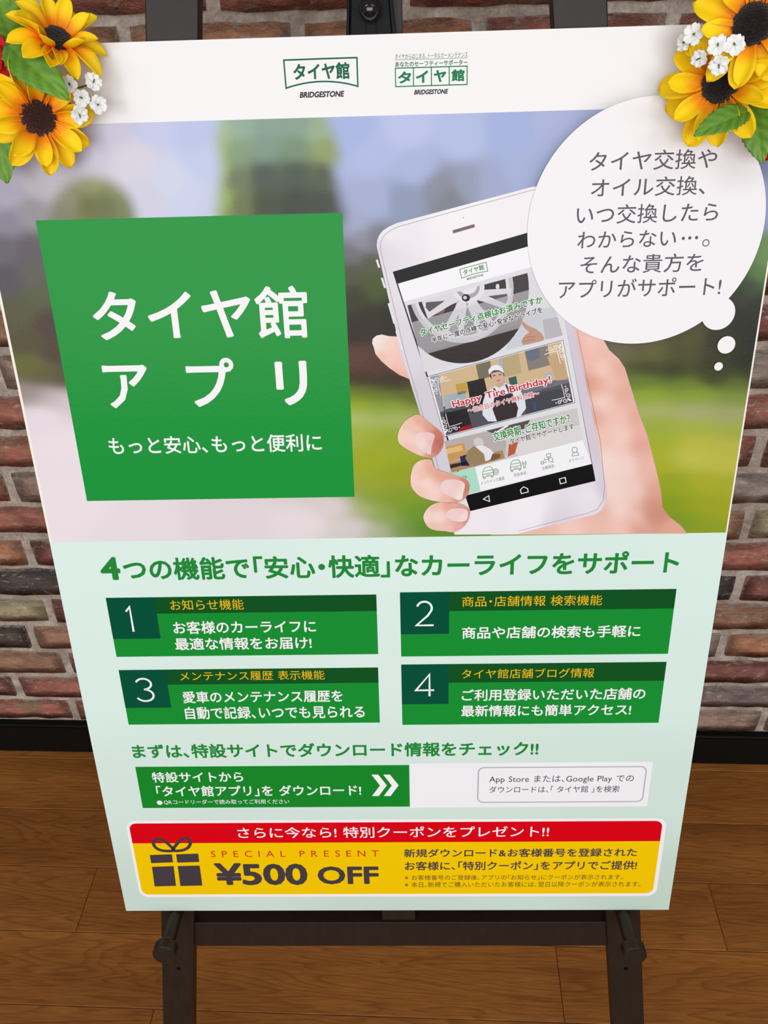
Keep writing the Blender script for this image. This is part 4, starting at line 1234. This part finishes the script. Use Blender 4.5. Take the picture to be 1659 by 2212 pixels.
strokes('home_key', [([c6(966, 1262), c6(990, 1238), c6(1022, 1252), c6(1026, 1278), c6(974, 1290)], True)], 0.0007, WHITE, 8.5, phone)
strokes('recents_key', [([c6(1264, 1178), c6(1308, 1167), c6(1315, 1205), c6(1271, 1216)], True)], 0.0007, WHITE, 8.5, phone)

# fingers over the phone
def finger(name, pts, ctrl, nail, nail_ctrl):
    f = hand_piece(name, sm(pts, 2), ctrl, 10, hand, 0.0022)
    painted('fingernail', uvs(sm(nail, 3)), pxcol(nail_ctrl, 1.8, 5), 0.002, 10.6, f)
finger('middle_finger', [(904.7, 894.4), (890, 898.5), (873.6, 910), (863, 926.6), (859, 943), (863, 957.8), (879.8, 970), (900.6, 980.7), (917, 986.5), (932.8, 988), (946, 980.7), (955.7, 966), (958.4, 949.5), (954.6, 935), (942, 923.5), (925.5, 911)],
       [(870, 945, (250, 212, 196)), (885, 915, (244, 196, 176)), (905, 905, (232, 166, 142)), (890, 950, (250, 212, 200)), (880, 962, (242, 192, 178)), (905, 930, (244, 196, 180)), (925, 920, (222, 150, 126)), (945, 935, (196, 100, 78)), (950, 955, (178, 82, 62)), (940, 972, (192, 100, 80)), (930, 983, (214, 136, 118)), (905, 975, (246, 204, 194))],
       [(896, 944), (902, 936), (915, 933), (930, 934), (939, 940), (936, 953), (932, 967), (930, 981), (918, 977), (905, 968), (897, 956)], [(905, 945, (246, 216, 212)), (925, 940, (240, 206, 204)), (925, 970, (240, 208, 206)), (933, 955, (230, 196, 190)), (912, 958, (248, 222, 220))])
finger('ring_finger', [(931.8, 992.5), (917, 991), (902.7, 996), (892, 1007.7), (887, 1028.5), (888, 1049), (896.4, 1061.7), (909, 1072), (933.8, 1080.5), (967, 1085.7), (990, 1084), (1006, 1074), (1013, 1060), (1014, 1046), (1008.6, 1036), (991.6, 1028), (963, 1019), (944, 1013), (936, 1004)],
       [(895, 1030, (250, 214, 200)), (905, 1000, (246, 206, 190)), (925, 996, (236, 178, 158)), (930, 1010, (232, 168, 144)), (950, 1022, (226, 158, 134)), (980, 1030, (226, 156, 134)), (1005, 1038, (204, 116, 92)), (1012, 1055, (190, 96, 72)), (1005, 1072, (206, 126, 102)), (920, 1045, (252, 220, 208)), (910, 1060, (246, 202, 186)), (940, 1065, (250, 214, 204)), (965, 1078, (238, 184, 168)), (985, 1084, (220, 150, 130)), (910, 1025, (244, 196, 176))],
       [(951, 1052), (955, 1041), (966, 1035), (985, 1035), (1000, 1040), (1004, 1047), (1001, 1062), (996, 1079), (980, 1075), (963, 1067), (954, 1060)], [(965, 1050, (246, 216, 212)), (985, 1045, (242, 208, 206)), (1000, 1060, (244, 222, 216)), (996, 1072, (250, 232, 226)), (975, 1065, (244, 212, 210))])
finger('little_finger', [(956.7, 1084), (938, 1086.7), (923.5, 1097), (915, 1111.6), (916, 1124), (925.5, 1138.7), (942, 1145), (963, 1146.5), (980, 1149), (998, 1140), (1010, 1126), (1015, 1108), (1010, 1095), (992, 1086.5)],
       [(925, 1115, (250, 216, 202)), (940, 1092, (240, 190, 172)), (970, 1088, (226, 160, 142)), (1000, 1092, (218, 148, 130)), (1012, 1105, (204, 124, 104)), (945, 1115, (252, 222, 212)), (935, 1138, (240, 190, 174)), (965, 1140, (242, 192, 178)), (990, 1138, (230, 168, 152)), (1008, 1125, (214, 140, 122))],
       [(963, 1109), (971, 1100), (985, 1097), (1001, 1098), (1010, 1103), (1010, 1116), (1004, 1124), (990, 1126), (973, 1122), (965, 1116)], [(975, 1110, (246, 214, 210)), (995, 1105, (242, 208, 206)), (1003, 1115, (248, 226, 220))])

bpy.data.objects.remove(_to)

# ================================================================== FLOWERS
def vcol_mat(name, rough, trans=0.0, bump_=None, spec=0.3):
    m, nt, b = new_mat(name)
    a = N_(nt, 'ShaderNodeVertexColor', layer_name='Col')
    nt.links.new(a.outputs['Color'], b.inputs['Base Color'])
    b.inputs['Roughness'].default_value = rough
    b.inputs['Specular IOR Level'].default_value = spec
    if trans:
        b.inputs['Subsurface Weight'].default_value = trans
        b.inputs['Subsurface Radius'].default_value = (0.004, 0.003, 0.001)
        b.inputs['Subsurface Scale'].default_value = 0.4
    if bump_:
        tc = N_(nt, 'ShaderNodeTexCoord')
        bump(nt, b, noise(nt, tc.outputs['Object'], bump_[0], 3), bump_[1], bump_[2])
    return m
M_PETAL = vcol_mat('petal_fabric', 0.62, 0.0, (900, 0.15, 0.0004))
M_LEAF = vcol_mat('leaf_fabric', 0.42, 0.0, (700, 0.2, 0.0004), 0.4)
M_WHITEP = vcol_mat('white_petal_fabric', 0.65, 0.0, (900, 0.2, 0.0004))

def make_disc_mat():
    m, nt, b = new_mat('fuzzy_seed_disc')
    tc = N_(nt, 'ShaderNodeTexCoord')
    n = noise(nt, tc.outputs['Object'], 900, 2, 0.7)
    nt.links.new(ramp(nt, n, [(0.35, rgb((30, 11, 10))), (0.7, rgb((84, 36, 28)))]), b.inputs['Base Color'])
    b.inputs['Roughness'].default_value = 0.95
    b.inputs['Specular IOR Level'].default_value = 0.1
    b.inputs['Sheen Weight'].default_value = 0.25
    bump(nt, b, n, 1.0, 0.002)
    return m
M_DISC = make_disc_mat()
def make_disc_dark():
    m = M_DISC.copy(); m.name = 'fuzzy_seed_disc_dark'
    for n in m.node_tree.nodes:
        if n.type == 'VALTORGB':
            n.color_ramp.elements[0].color = rgb((12, 5, 7)); n.color_ramp.elements[1].color = rgb((38, 18, 18))
    return m
M_DISC2 = make_disc_dark()
M_STEM = simple('green_stem', (58, 104, 44), 0.55, 0.3)

def petal_data(L, Wd, cup, curl, twist, tipw, seed, tint=0.0):
    """petal along +x, upper side +z; orange at its root, yellow towards the tip"""
    rnd = random.Random(seed)
    NL, NW = 13, 6
    vs, fs, cs = [], [], []
    ph = rnd.uniform(0, 6)
    for i in range(NL + 1):
        t = i / NL
        w = Wd * (0.42 + 0.58 * math.sin(math.pi * min(1, t * 0.66 + 0.08)) ** 1.2) * max(0.0, 1 - t ** tipw) ** 0.5
        w = max(w, Wd * 0.02)
        for j in range(NW + 1):
            s = -1 + 2 * j / NW
            x = L * t
            y = w * s
            z = cup * w * (s * s) + curl * L * (t ** 2.2) - 0.10 * Wd * math.exp(-(s * 4) ** 2) * (1 - t) + 0.05 * Wd * math.sin(7 * t + ph) * s
            z += twist * t * y
            vs.append((x, y, z))
            g = max(0.0, min(1.0, (t - 0.10) / 0.55))
            g = g * g * (3 - 2 * g)
            g = max(0, min(1, g + 0.10 * rnd.uniform(-1, 1) * (0.2 < t < 0.6)))
            a, b = rgb((246, 134 + tint, 4)), rgb((253, 212 + tint * 0.4, 10))
            cs.append(tuple(a[q] + (b[q] - a[q]) * g for q in range(4)))
    for i in range(NL):
        for j in range(NW):
            a = i * (NW + 1) + j
            fs.append((a, a + NW + 1, a + NW + 2, a + 1))
    return vs, fs, cs

def mesh_data(name, vs, fs, cs, mat, solid=0.0):
    me = bpy.data.meshes.new(name)
    if solid:                                    # give the cloth a thickness
        n = len(vs)
        me0 = bpy.data.meshes.new('tmp'); me0.from_pydata(vs, [], fs); me0.update()
        nrm = [v.normal.copy() for v in me0.vertices]
        bpy.data.meshes.remove(me0)
        vs = list(vs) + [tuple(Vector(v) - nn * solid) for v, nn in zip(vs, nrm)]
        cnt = {}
        for f in fs:
            for k in range(len(f)):
                e = (f[k], f[(k + 1) % len(f)]); cnt[e] = 1
        rim = [e for e in cnt if (e[1], e[0]) not in cnt]
        fs = list(fs) + [tuple(i + n for i in f[::-1]) for f in fs] + [(b, a, a + n, b + n) for a, b in rim]
        cs = list(cs) + list(cs)
    me.from_pydata(vs, [], fs)
    me.polygons.foreach_set('use_smooth', [True] * len(me.polygons))
    at = me.color_attributes.new('Col', 'FLOAT_COLOR', 'POINT')
    flat = []
    for c in cs: flat.extend(c)
    at.data.foreach_set('color', flat)
    me.materials.append(mat); me.update()
    return me

def petal_set(R, seed):
    out = []
    rnd = random.Random(seed)
    for k in range(6):
        L = R * rnd.uniform(0.66, 0.78)
        out.append(mesh_data('petal', *petal_data(L, R * rnd.uniform(0.165, 0.20), rnd.uniform(0.35, 0.95), rnd.uniform(-0.26, 0.12), rnd.uniform(-0.5, 0.5), rnd.uniform(4.0, 6.5), seed * 10 + k, rnd.uniform(-4, 14)), M_PETAL, 0.0003))
    return out

def frame(center, normal, up):
    n = Vector(normal).normalized()
    x = Vector(up).cross(n).normalized()
    y = n.cross(x)
    m = Matrix.Identity(4)
    for i in range(3):
        m[i][0] = x[i]; m[i][1] = y[i]; m[i][2] = n[i]; m[i][3] = center[i]
    return m

def disc_data(r, h, rough=0.0, seed=0):
    rnd = random.Random(seed)
    vs, fs = [(0, 0, h)], []
    NR, NS = 9, 40
    for i in range(1, NR + 1):
        t = i / NR
        for k in range(NS):
            a = 2 * math.pi * k / NS
            jr = 1 + rnd.uniform(-rough, rough)
            z = h * (1 - t ** 3.0) * (1 - 0.28 * math.exp(-(t * 3) ** 2)) - (0.004 if i == NR else 0)
            vs.append((r * t * jr * math.cos(a), r * t * jr * math.sin(a), z + rnd.uniform(-rough, rough) * h * 0.8))
    for k in range(NS): fs.append((0, 1 + k, 1 + (k + 1) % NS))
    for i in range(NR - 1):
        for k in range(NS):
            a = 1 + i * NS
            fs.append((a + k, a + NS + k, a + NS + (k + 1) % NS, a + (k + 1) % NS))
    return vs, fs

def tube(points, r, seg=7):
    vs, fs = [], []
    P = [Vector(p) for p in points]
    for i, p in enumerate(P):
        d = (P[min(i + 1, len(P) - 1)] - P[max(i - 1, 0)]).normalized()
        s = d.orthogonal().normalized(); q = d.cross(s)
        for k in range(seg):
            a = 2 * math.pi * k / seg
            vs.append(p + (s * math.cos(a) + q * math.sin(a)) * r)
    for i in range(len(P) - 1):
        for k in range(seg):
            fs.append((i * seg + k, i * seg + (k + 1) % seg, (i + 1) * seg + (k + 1) % seg, (i + 1) * seg + k))
    fs.append(tuple(range(seg - 1, -1, -1))); fs.append(tuple((len(P) - 1) * seg + k for k in range(seg)))
    return vs, fs

def sunflower(center, normal, R, disc_r, label, seed, layers, spin=0.0, disc_mat=None, stem_to=None, disc_h=0.25):
    up = PV
    root = empty('sunflower', frame(center, normal, up))
    tag(root, label, 'sunflower', 'artificial sunflowers on the poster corners')
    rnd = random.Random(seed)
    ps = petal_set(R, seed)
    for n, elev, r0, zoff, sc in layers:
        for k in range(n):
            a = spin + 2 * math.pi * (k + rnd.uniform(-0.16, 0.16)) / n
            o = bpy.data.objects.new('petal', rnd.choice(ps))
            COL.objects.link(o); o.parent = root
            e = math.radians(elev + rnd.uniform(-11, 11))
            M = Matrix.Translation((math.cos(a) * r0, math.sin(a) * r0, zoff)) @ Matrix.Rotation(a, 4, 'Z') @ Matrix.Rotation(-e, 4, 'Y') @ Matrix.Rotation(math.radians(rnd.uniform(-16, 16)), 4, 'X') @ Matrix.Scale(sc * rnd.uniform(0.92, 1.06), 4)
            o.matrix_basis = M
    # orange cloth base under the disc
    vs, fs = disc_data(disc_r * 1.25, 0.001)
    mesh_obj('petal_base', [(x, y, z + 0.0002) for x, y, z in vs], fs, M_PETAL, root, smooth=True, cols=[rgb((240, 128, 6))] * len(vs))
    vs, fs = disc_data(disc_r, disc_r * disc_h, 0.035, seed)
    d = mesh_obj('seed_disc', [(x, y, z + 0.0028) for x, y, z in vs], fs, disc_mat or M_DISC, root, smooth=True)
    hv, hf = [], []
    for k in range(2600):                         # short pile standing up from the disc
        rr = disc_r * math.sqrt(rnd.random()) * 1.0; a = rnd.uniform(0, 6.283)
        t = rr / disc_r
        z = disc_r * disc_h * (1 - t ** 3) + 0.0028
        dirv = Vector((math.cos(a) * t * 0.9 + rnd.uniform(-.4, .4), math.sin(a) * t * 0.9 + rnd.uniform(-.4, .4), 1 - 0.5 * t)).normalized() * disc_r * rnd.uniform(0.04, 0.09)
        p = Vector((rr * math.cos(a), rr * math.sin(a), z - 0.0003)); s = dirv.orthogonal().normalized() * 0.00007
        b0 = len(hv); hv += [p - s, p + s, p + dirv]; hf.append((b0, b0 + 1, b0 + 2))
    pl = mesh_obj('seed_pile', hv, hf, disc_mat or M_DISC, root); pl['kind'] = 'stuff'
    if stem_to is not None:
        n = Vector(normal).normalized()
        c = Vector(center)
        vs, fs = tube([c - n * 0.001, c - n * 0.008, (c - n * 0.012 + Vector(stem_to)) / 2, Vector(stem_to)], 0.0014)
        mesh_obj('stem', vs, fs, M_STEM, root, local=False, smooth=True)
    return root

def leaf_obj(parent, base, tip, width, normal, seed, bend=0.15, fold=0.25, tipw=2.2, dark=0):
    rnd = random.Random(seed)
    b, t_ = Vector(base), Vector(tip)
    ax = (t_ - b); L = ax.length; ax.normalize()
    n = (Vector(normal) - ax * Vector(normal).dot(ax)).normalized()
    s_ = n.cross(ax)
    NL, NW = 34, 10
    vs, fs, cs = [], [], []
    for i in range(NL + 1):
        t = i / NL
        w = width * (math.sin(math.pi * (0.06 + 0.94 * t) ** 0.85) ** 0.75) * (1 if t < 1 else 0.05)
        w = max(w, 0.0009)
        tooth = (i % 3) / 2.0
        for j in range(NW + 1):
            s = -1 + 2 * j / NW
            ww = w * (1 + (0.10 * (tooth - 0.4) if abs(s) > 0.99 else 0))
            vein = math.sin((t * 9 - abs(s) * 2.4) * math.pi * 1.15)
            z = fold * w * abs(s) - 0.05 * width * abs(s) ** 2 + bend * L * (-(t - 0.45) ** 2) + 0.035 * width * vein * min(1, abs(s) * 3) + (-0.06 * width if abs(s) < 0.05 else 0)
            p = b + ax * (L * t - (0.10 * w * abs(s) if t > 0.1 else 0)) + s_ * (ww * s) + n * z
            vs.append(p)
            k = 0.5 + 0.5 * vein
            c0, c1 = (46 - dark, 100 - dark, 22), (128 - dark, 176 - dark, 60)
            mixv = 0.35 + 0.30 * k + 0.22 * (t - 0.5) + rnd.uniform(-0.05, 0.05)
            if abs(s) < 0.05: mixv += 0.2
            cs.append(tuple(rgb(c0)[q] + (rgb(c1)[q] - rgb(c0)[q]) * max(0, min(1, mixv)) for q in range(4)))
    for i in range(NL):
        for j in range(NW):
            a = i * (NW + 1) + j
            fs.append((a, a + NW + 1, a + NW + 2, a + 1))
    inv = root_matrix(parent).inverted()
    me = mesh_data('leaf', [tuple(inv @ v) for v in vs], fs, cs, M_LEAF, 0.0003)
    o = bpy.data.objects.new('leaf', me)
    COL.objects.link(o); o.parent = parent
    return o

def toward(px, py, w):
    return (EYE - pos(px, py, w)).normalized()

# blossom: five rounded lobes
def blossom_data(r, seed):
    rnd = random.Random(seed)
    vs, fs, cs = [], [], []
    for k in range(5):
        a = 2 * math.pi * k / 5 + rnd.uniform(-0.12, 0.12)
        NL, NW = 8, 4
        b0 = len(vs)
        ln = r * rnd.uniform(0.9, 1.08)
        for i in range(NL + 1):
            t = i / NL
            w = r * 0.50 * (math.sin(math.pi * min(1, 0.10 + 0.62 * t)) ** 0.9) * max(0.16, (1 - t ** 5)) ** 0.5
            for j in range(NW + 1):
                s = -1 + 2 * j / NW
                x = ln * (t * 0.95 + 0.05) - (0.10 * r * math.exp(-(s * 3) ** 2) if t > 0.95 else 0); y = w * s
                z = r * (0.42 * t - 0.30 * t * t) + 0.20 * r * (s * s) * t + 0.08 * r * math.sin(6 * t + k + 2 * s)
                vs.append((x * math.cos(a) - y * math.sin(a), x * math.sin(a) + y * math.cos(a), z))
                cs.append(rgb((232, 234, 226) if t < 0.25 else (244, 243, 240)))
        for i in range(NL):
            for j in range(NW):
                q = b0 + i * (NW + 1) + j
                fs.append((q, q + NW + 1, q + NW + 2, q + 1))
    return vs, fs, cs

def white_sprig(label, blossoms, root_px, root_w, seed):
    """blossoms: (px, py, w, radius, normal tweak)"""
    rp = pos(root_px[0], root_px[1], root_w)
    root = empty('babys_breath_sprig', Matrix.Translation(rp))
    tag(root, label, 'flower sprig', 'white blossom sprigs on the poster corners')
    inv = Matrix.Translation(-rp)
    for k, (x, y, w, r, tu, tv) in enumerate(blossoms):
        c = pos(x, y, w)
        n = (toward(x, y, w) + PU * tu + PV * tv).normalized()
        me = mesh_data('blossom', *blossom_data(r, seed * 7 + k), M_WHITEP, 0.00025)
        o = bpy.data.objects.new('blossom', me)
        COL.objects.link(o); o.parent = root
        o.matrix_basis = inv @ frame(c, n, PV) @ Matrix.Rotation(k * 1.1, 4, 'Z')
        vs, fs = tube([(0, 0, -0.001), (0.0002, 0.0001, 0.0022), (0.0012, 0.0004, 0.0034)], 0.0004, 6)
        mesh_obj('pistil', vs, fs, M_STEM, o, smooth=True)
        mid = (c - n * 0.004 + rp) / 2 - PN * 0.004
        vs, fs = tube([inv @ (c - n * 0.0003), inv @ (c - n * 0.003), inv @ mid, Vector((0, 0, 0))], 0.00055, 6)
        mesh_obj('stem', vs, fs, M_STEM, root, smooth=True)
    return root

M_RED = vcol_mat('red_petal_fabric', 0.6, 0.0, (900, 0.2, 0.0004))
def red_bloom(center, normal, R, label, seed):
    root = empty('red_bloom', frame(center, normal, PV))
    tag(root, label, 'flower', 'red cloth blooms on the poster corners')
    rnd = random.Random(seed)
    mes = []
    for k in range(3):
        vs, fs, cs = petal_data(R, R * 0.42, 0.5, 0.1, 0.1, 5.0, seed + k)
        cs = [rgb((206 + rnd.randint(-8, 8), 14, 30)) for _ in cs]
        mes.append(mesh_data('petal', vs, fs, cs, M_RED, 0.0003))
    for ring_, (n, el) in enumerate(((6, 18), (5, 45), (4, 68))):
        for k in range(n):
            o = bpy.data.objects.new('petal', rnd.choice(mes)); COL.objects.link(o); o.parent = root
            a = 2 * math.pi * (k + 0.4 * ring_) / n + rnd.uniform(-.15, .15)
            o.matrix_basis = Matrix.Rotation(a, 4, 'Z') @ Matrix.Rotation(-math.radians(el), 4, 'Y') @ Matrix.Scale(1 - 0.18 * ring_, 4)
    vs, fs = tube([(0, 0, 0.002), (0, 0, -0.012)], 0.0015)
    mesh_obj('stem', vs, fs, M_STEM, root, smooth=True)
    return root

# left corner
SB = sunflower(pos(82, 254, 0.026), toward(82, 254, 0.026) + PU * 0.16 - PV * 0.10, 0.0415, 0.0125, 'yellow sunflower with reddish brown centre, below the other on the corner without speech bubble', 11,
               [(11, 8, 0.009, 0.0, 1.0), (8, 30, 0.010, 0.0010, 0.80)], 0.1, M_DISC, pos(-20, 170, 0.004))
SA = sunflower(pos(122, 88, 0.022), toward(122, 88, 0.022) * 0.75 + PV * 0.75 + PU * 0.28, 0.036, 0.0100, 'yellow sunflower with half hidden dark centre, above the reddish brown centred one', 23,
               [(11, 12, 0.0075, 0.0, 1.0), (9, 42, 0.0085, 0.0010, 0.86)], 0.3, M_DISC2, pos(-10, 120, 0.004))
nL = toward(80, 160, 0.02)
leaf_obj(SA, pos(12, 88, 0.032), pos(143, 207, 0.050), 0.0135, nL + PV * 0.3 - PU * 0.1, 31, 0.25, 0.18)
leaf_obj(SA, pos(30, 88, 0.016), pos(-10, -30, 0.030), 0.0145, nL, 32, 0.2, 0.15)
leaf_obj(SB, pos(-25, 215, 0.010), pos(12, 392, 0.028), 0.0155, nL - PU * 0.15, 33, 0.2, 0.16)
white_sprig('five small white blossoms beside the stacked sunflowers on the corner without speech bubble', [(150, 183, 0.030, 0.0058, -0.3, 0.2), (202, 178, 0.024, 0.0062, 0.2, 0.25), (177, 212, 0.027, 0.0060, -0.1, 0.0), (212, 226, 0.023, 0.0060, 0.3, 0.1), (172, 247, 0.025, 0.0062, 0.0, -0.3)], (120, 200), 0.010, 3)
red_bloom(pos(-32, 122, 0.020), toward(-32, 122, 0.02) + PU * 0.2, 0.019, 'red cloth bloom beside green leaves on the corner without speech bubble', 51)

# right corner
SC = sunflower(pos(1556, 182, 0.028), toward(1556, 182, 0.028) - PU * 0.10 + PV * 0.02, 0.0455, 0.0128, 'yellow sunflower with black centre hanging over the speech bubble', 41,
               [(11, 4, 0.009, 0.0, 1.0), (9, 28, 0.0105, 0.0010, 0.78)], 0.22, M_DISC2, pos(1640, 170, 0.004), 0.32)
SD = sunflower(pos(1628, 52, 0.043), toward(1628, 52, 0.043) - PU * 0.05 + PV * 0.1, 0.0445, 0.0135, 'yellow sunflower with black centre above the one hanging over the speech bubble', 57,
               [(11, 6, 0.0095, 0.0, 1.0), (8, 30, 0.0110, 0.0010, 0.80)], 0.0, M_DISC2, pos(1690, 80, 0.004), 0.32)
nR = toward(1580, 270, 0.02)
leaf_obj(SC, pos(1618, 236, 0.044), pos(1502, 287, 0.056), 0.0092, nR + PV * 0.5, 61, 0.2, 0.2, dark=4)
leaf_obj(SC, pos(1625, 222, 0.022), pos(1646, 352, 0.034), 0.0105, nR - PU * 0.2, 62, 0.2, 0.2)
leaf_obj(SC, pos(1610, 215, 0.022), pos(1690, 135, 0.030), 0.0120, nR, 63, 0.2, 0.2, dark=6)
white_sprig('small white blossoms between the two black centred sunflowers', [(1498, 75, 0.034, 0.0064, -0.15, 0.1), (1550, 99, 0.046, 0.0062, 0.0, 0.1), (1587, 97, 0.048, 0.0068, 0.1, 0.15), (1512, 126, 0.038, 0.0058, -0.5, -0.1), (1553, 140, 0.048, 0.0064, 0.05, -0.25), (1478, 92, 0.028, 0.0055, -0.9, 0.2)], (1570, 70), 0.014, 5)
red_bloom(pos(1684, 292, 0.022), toward(1684, 292, 0.022) - PU * 0.2, 0.019, 'red cloth bloom beside the leaf over the speech bubble', 71)
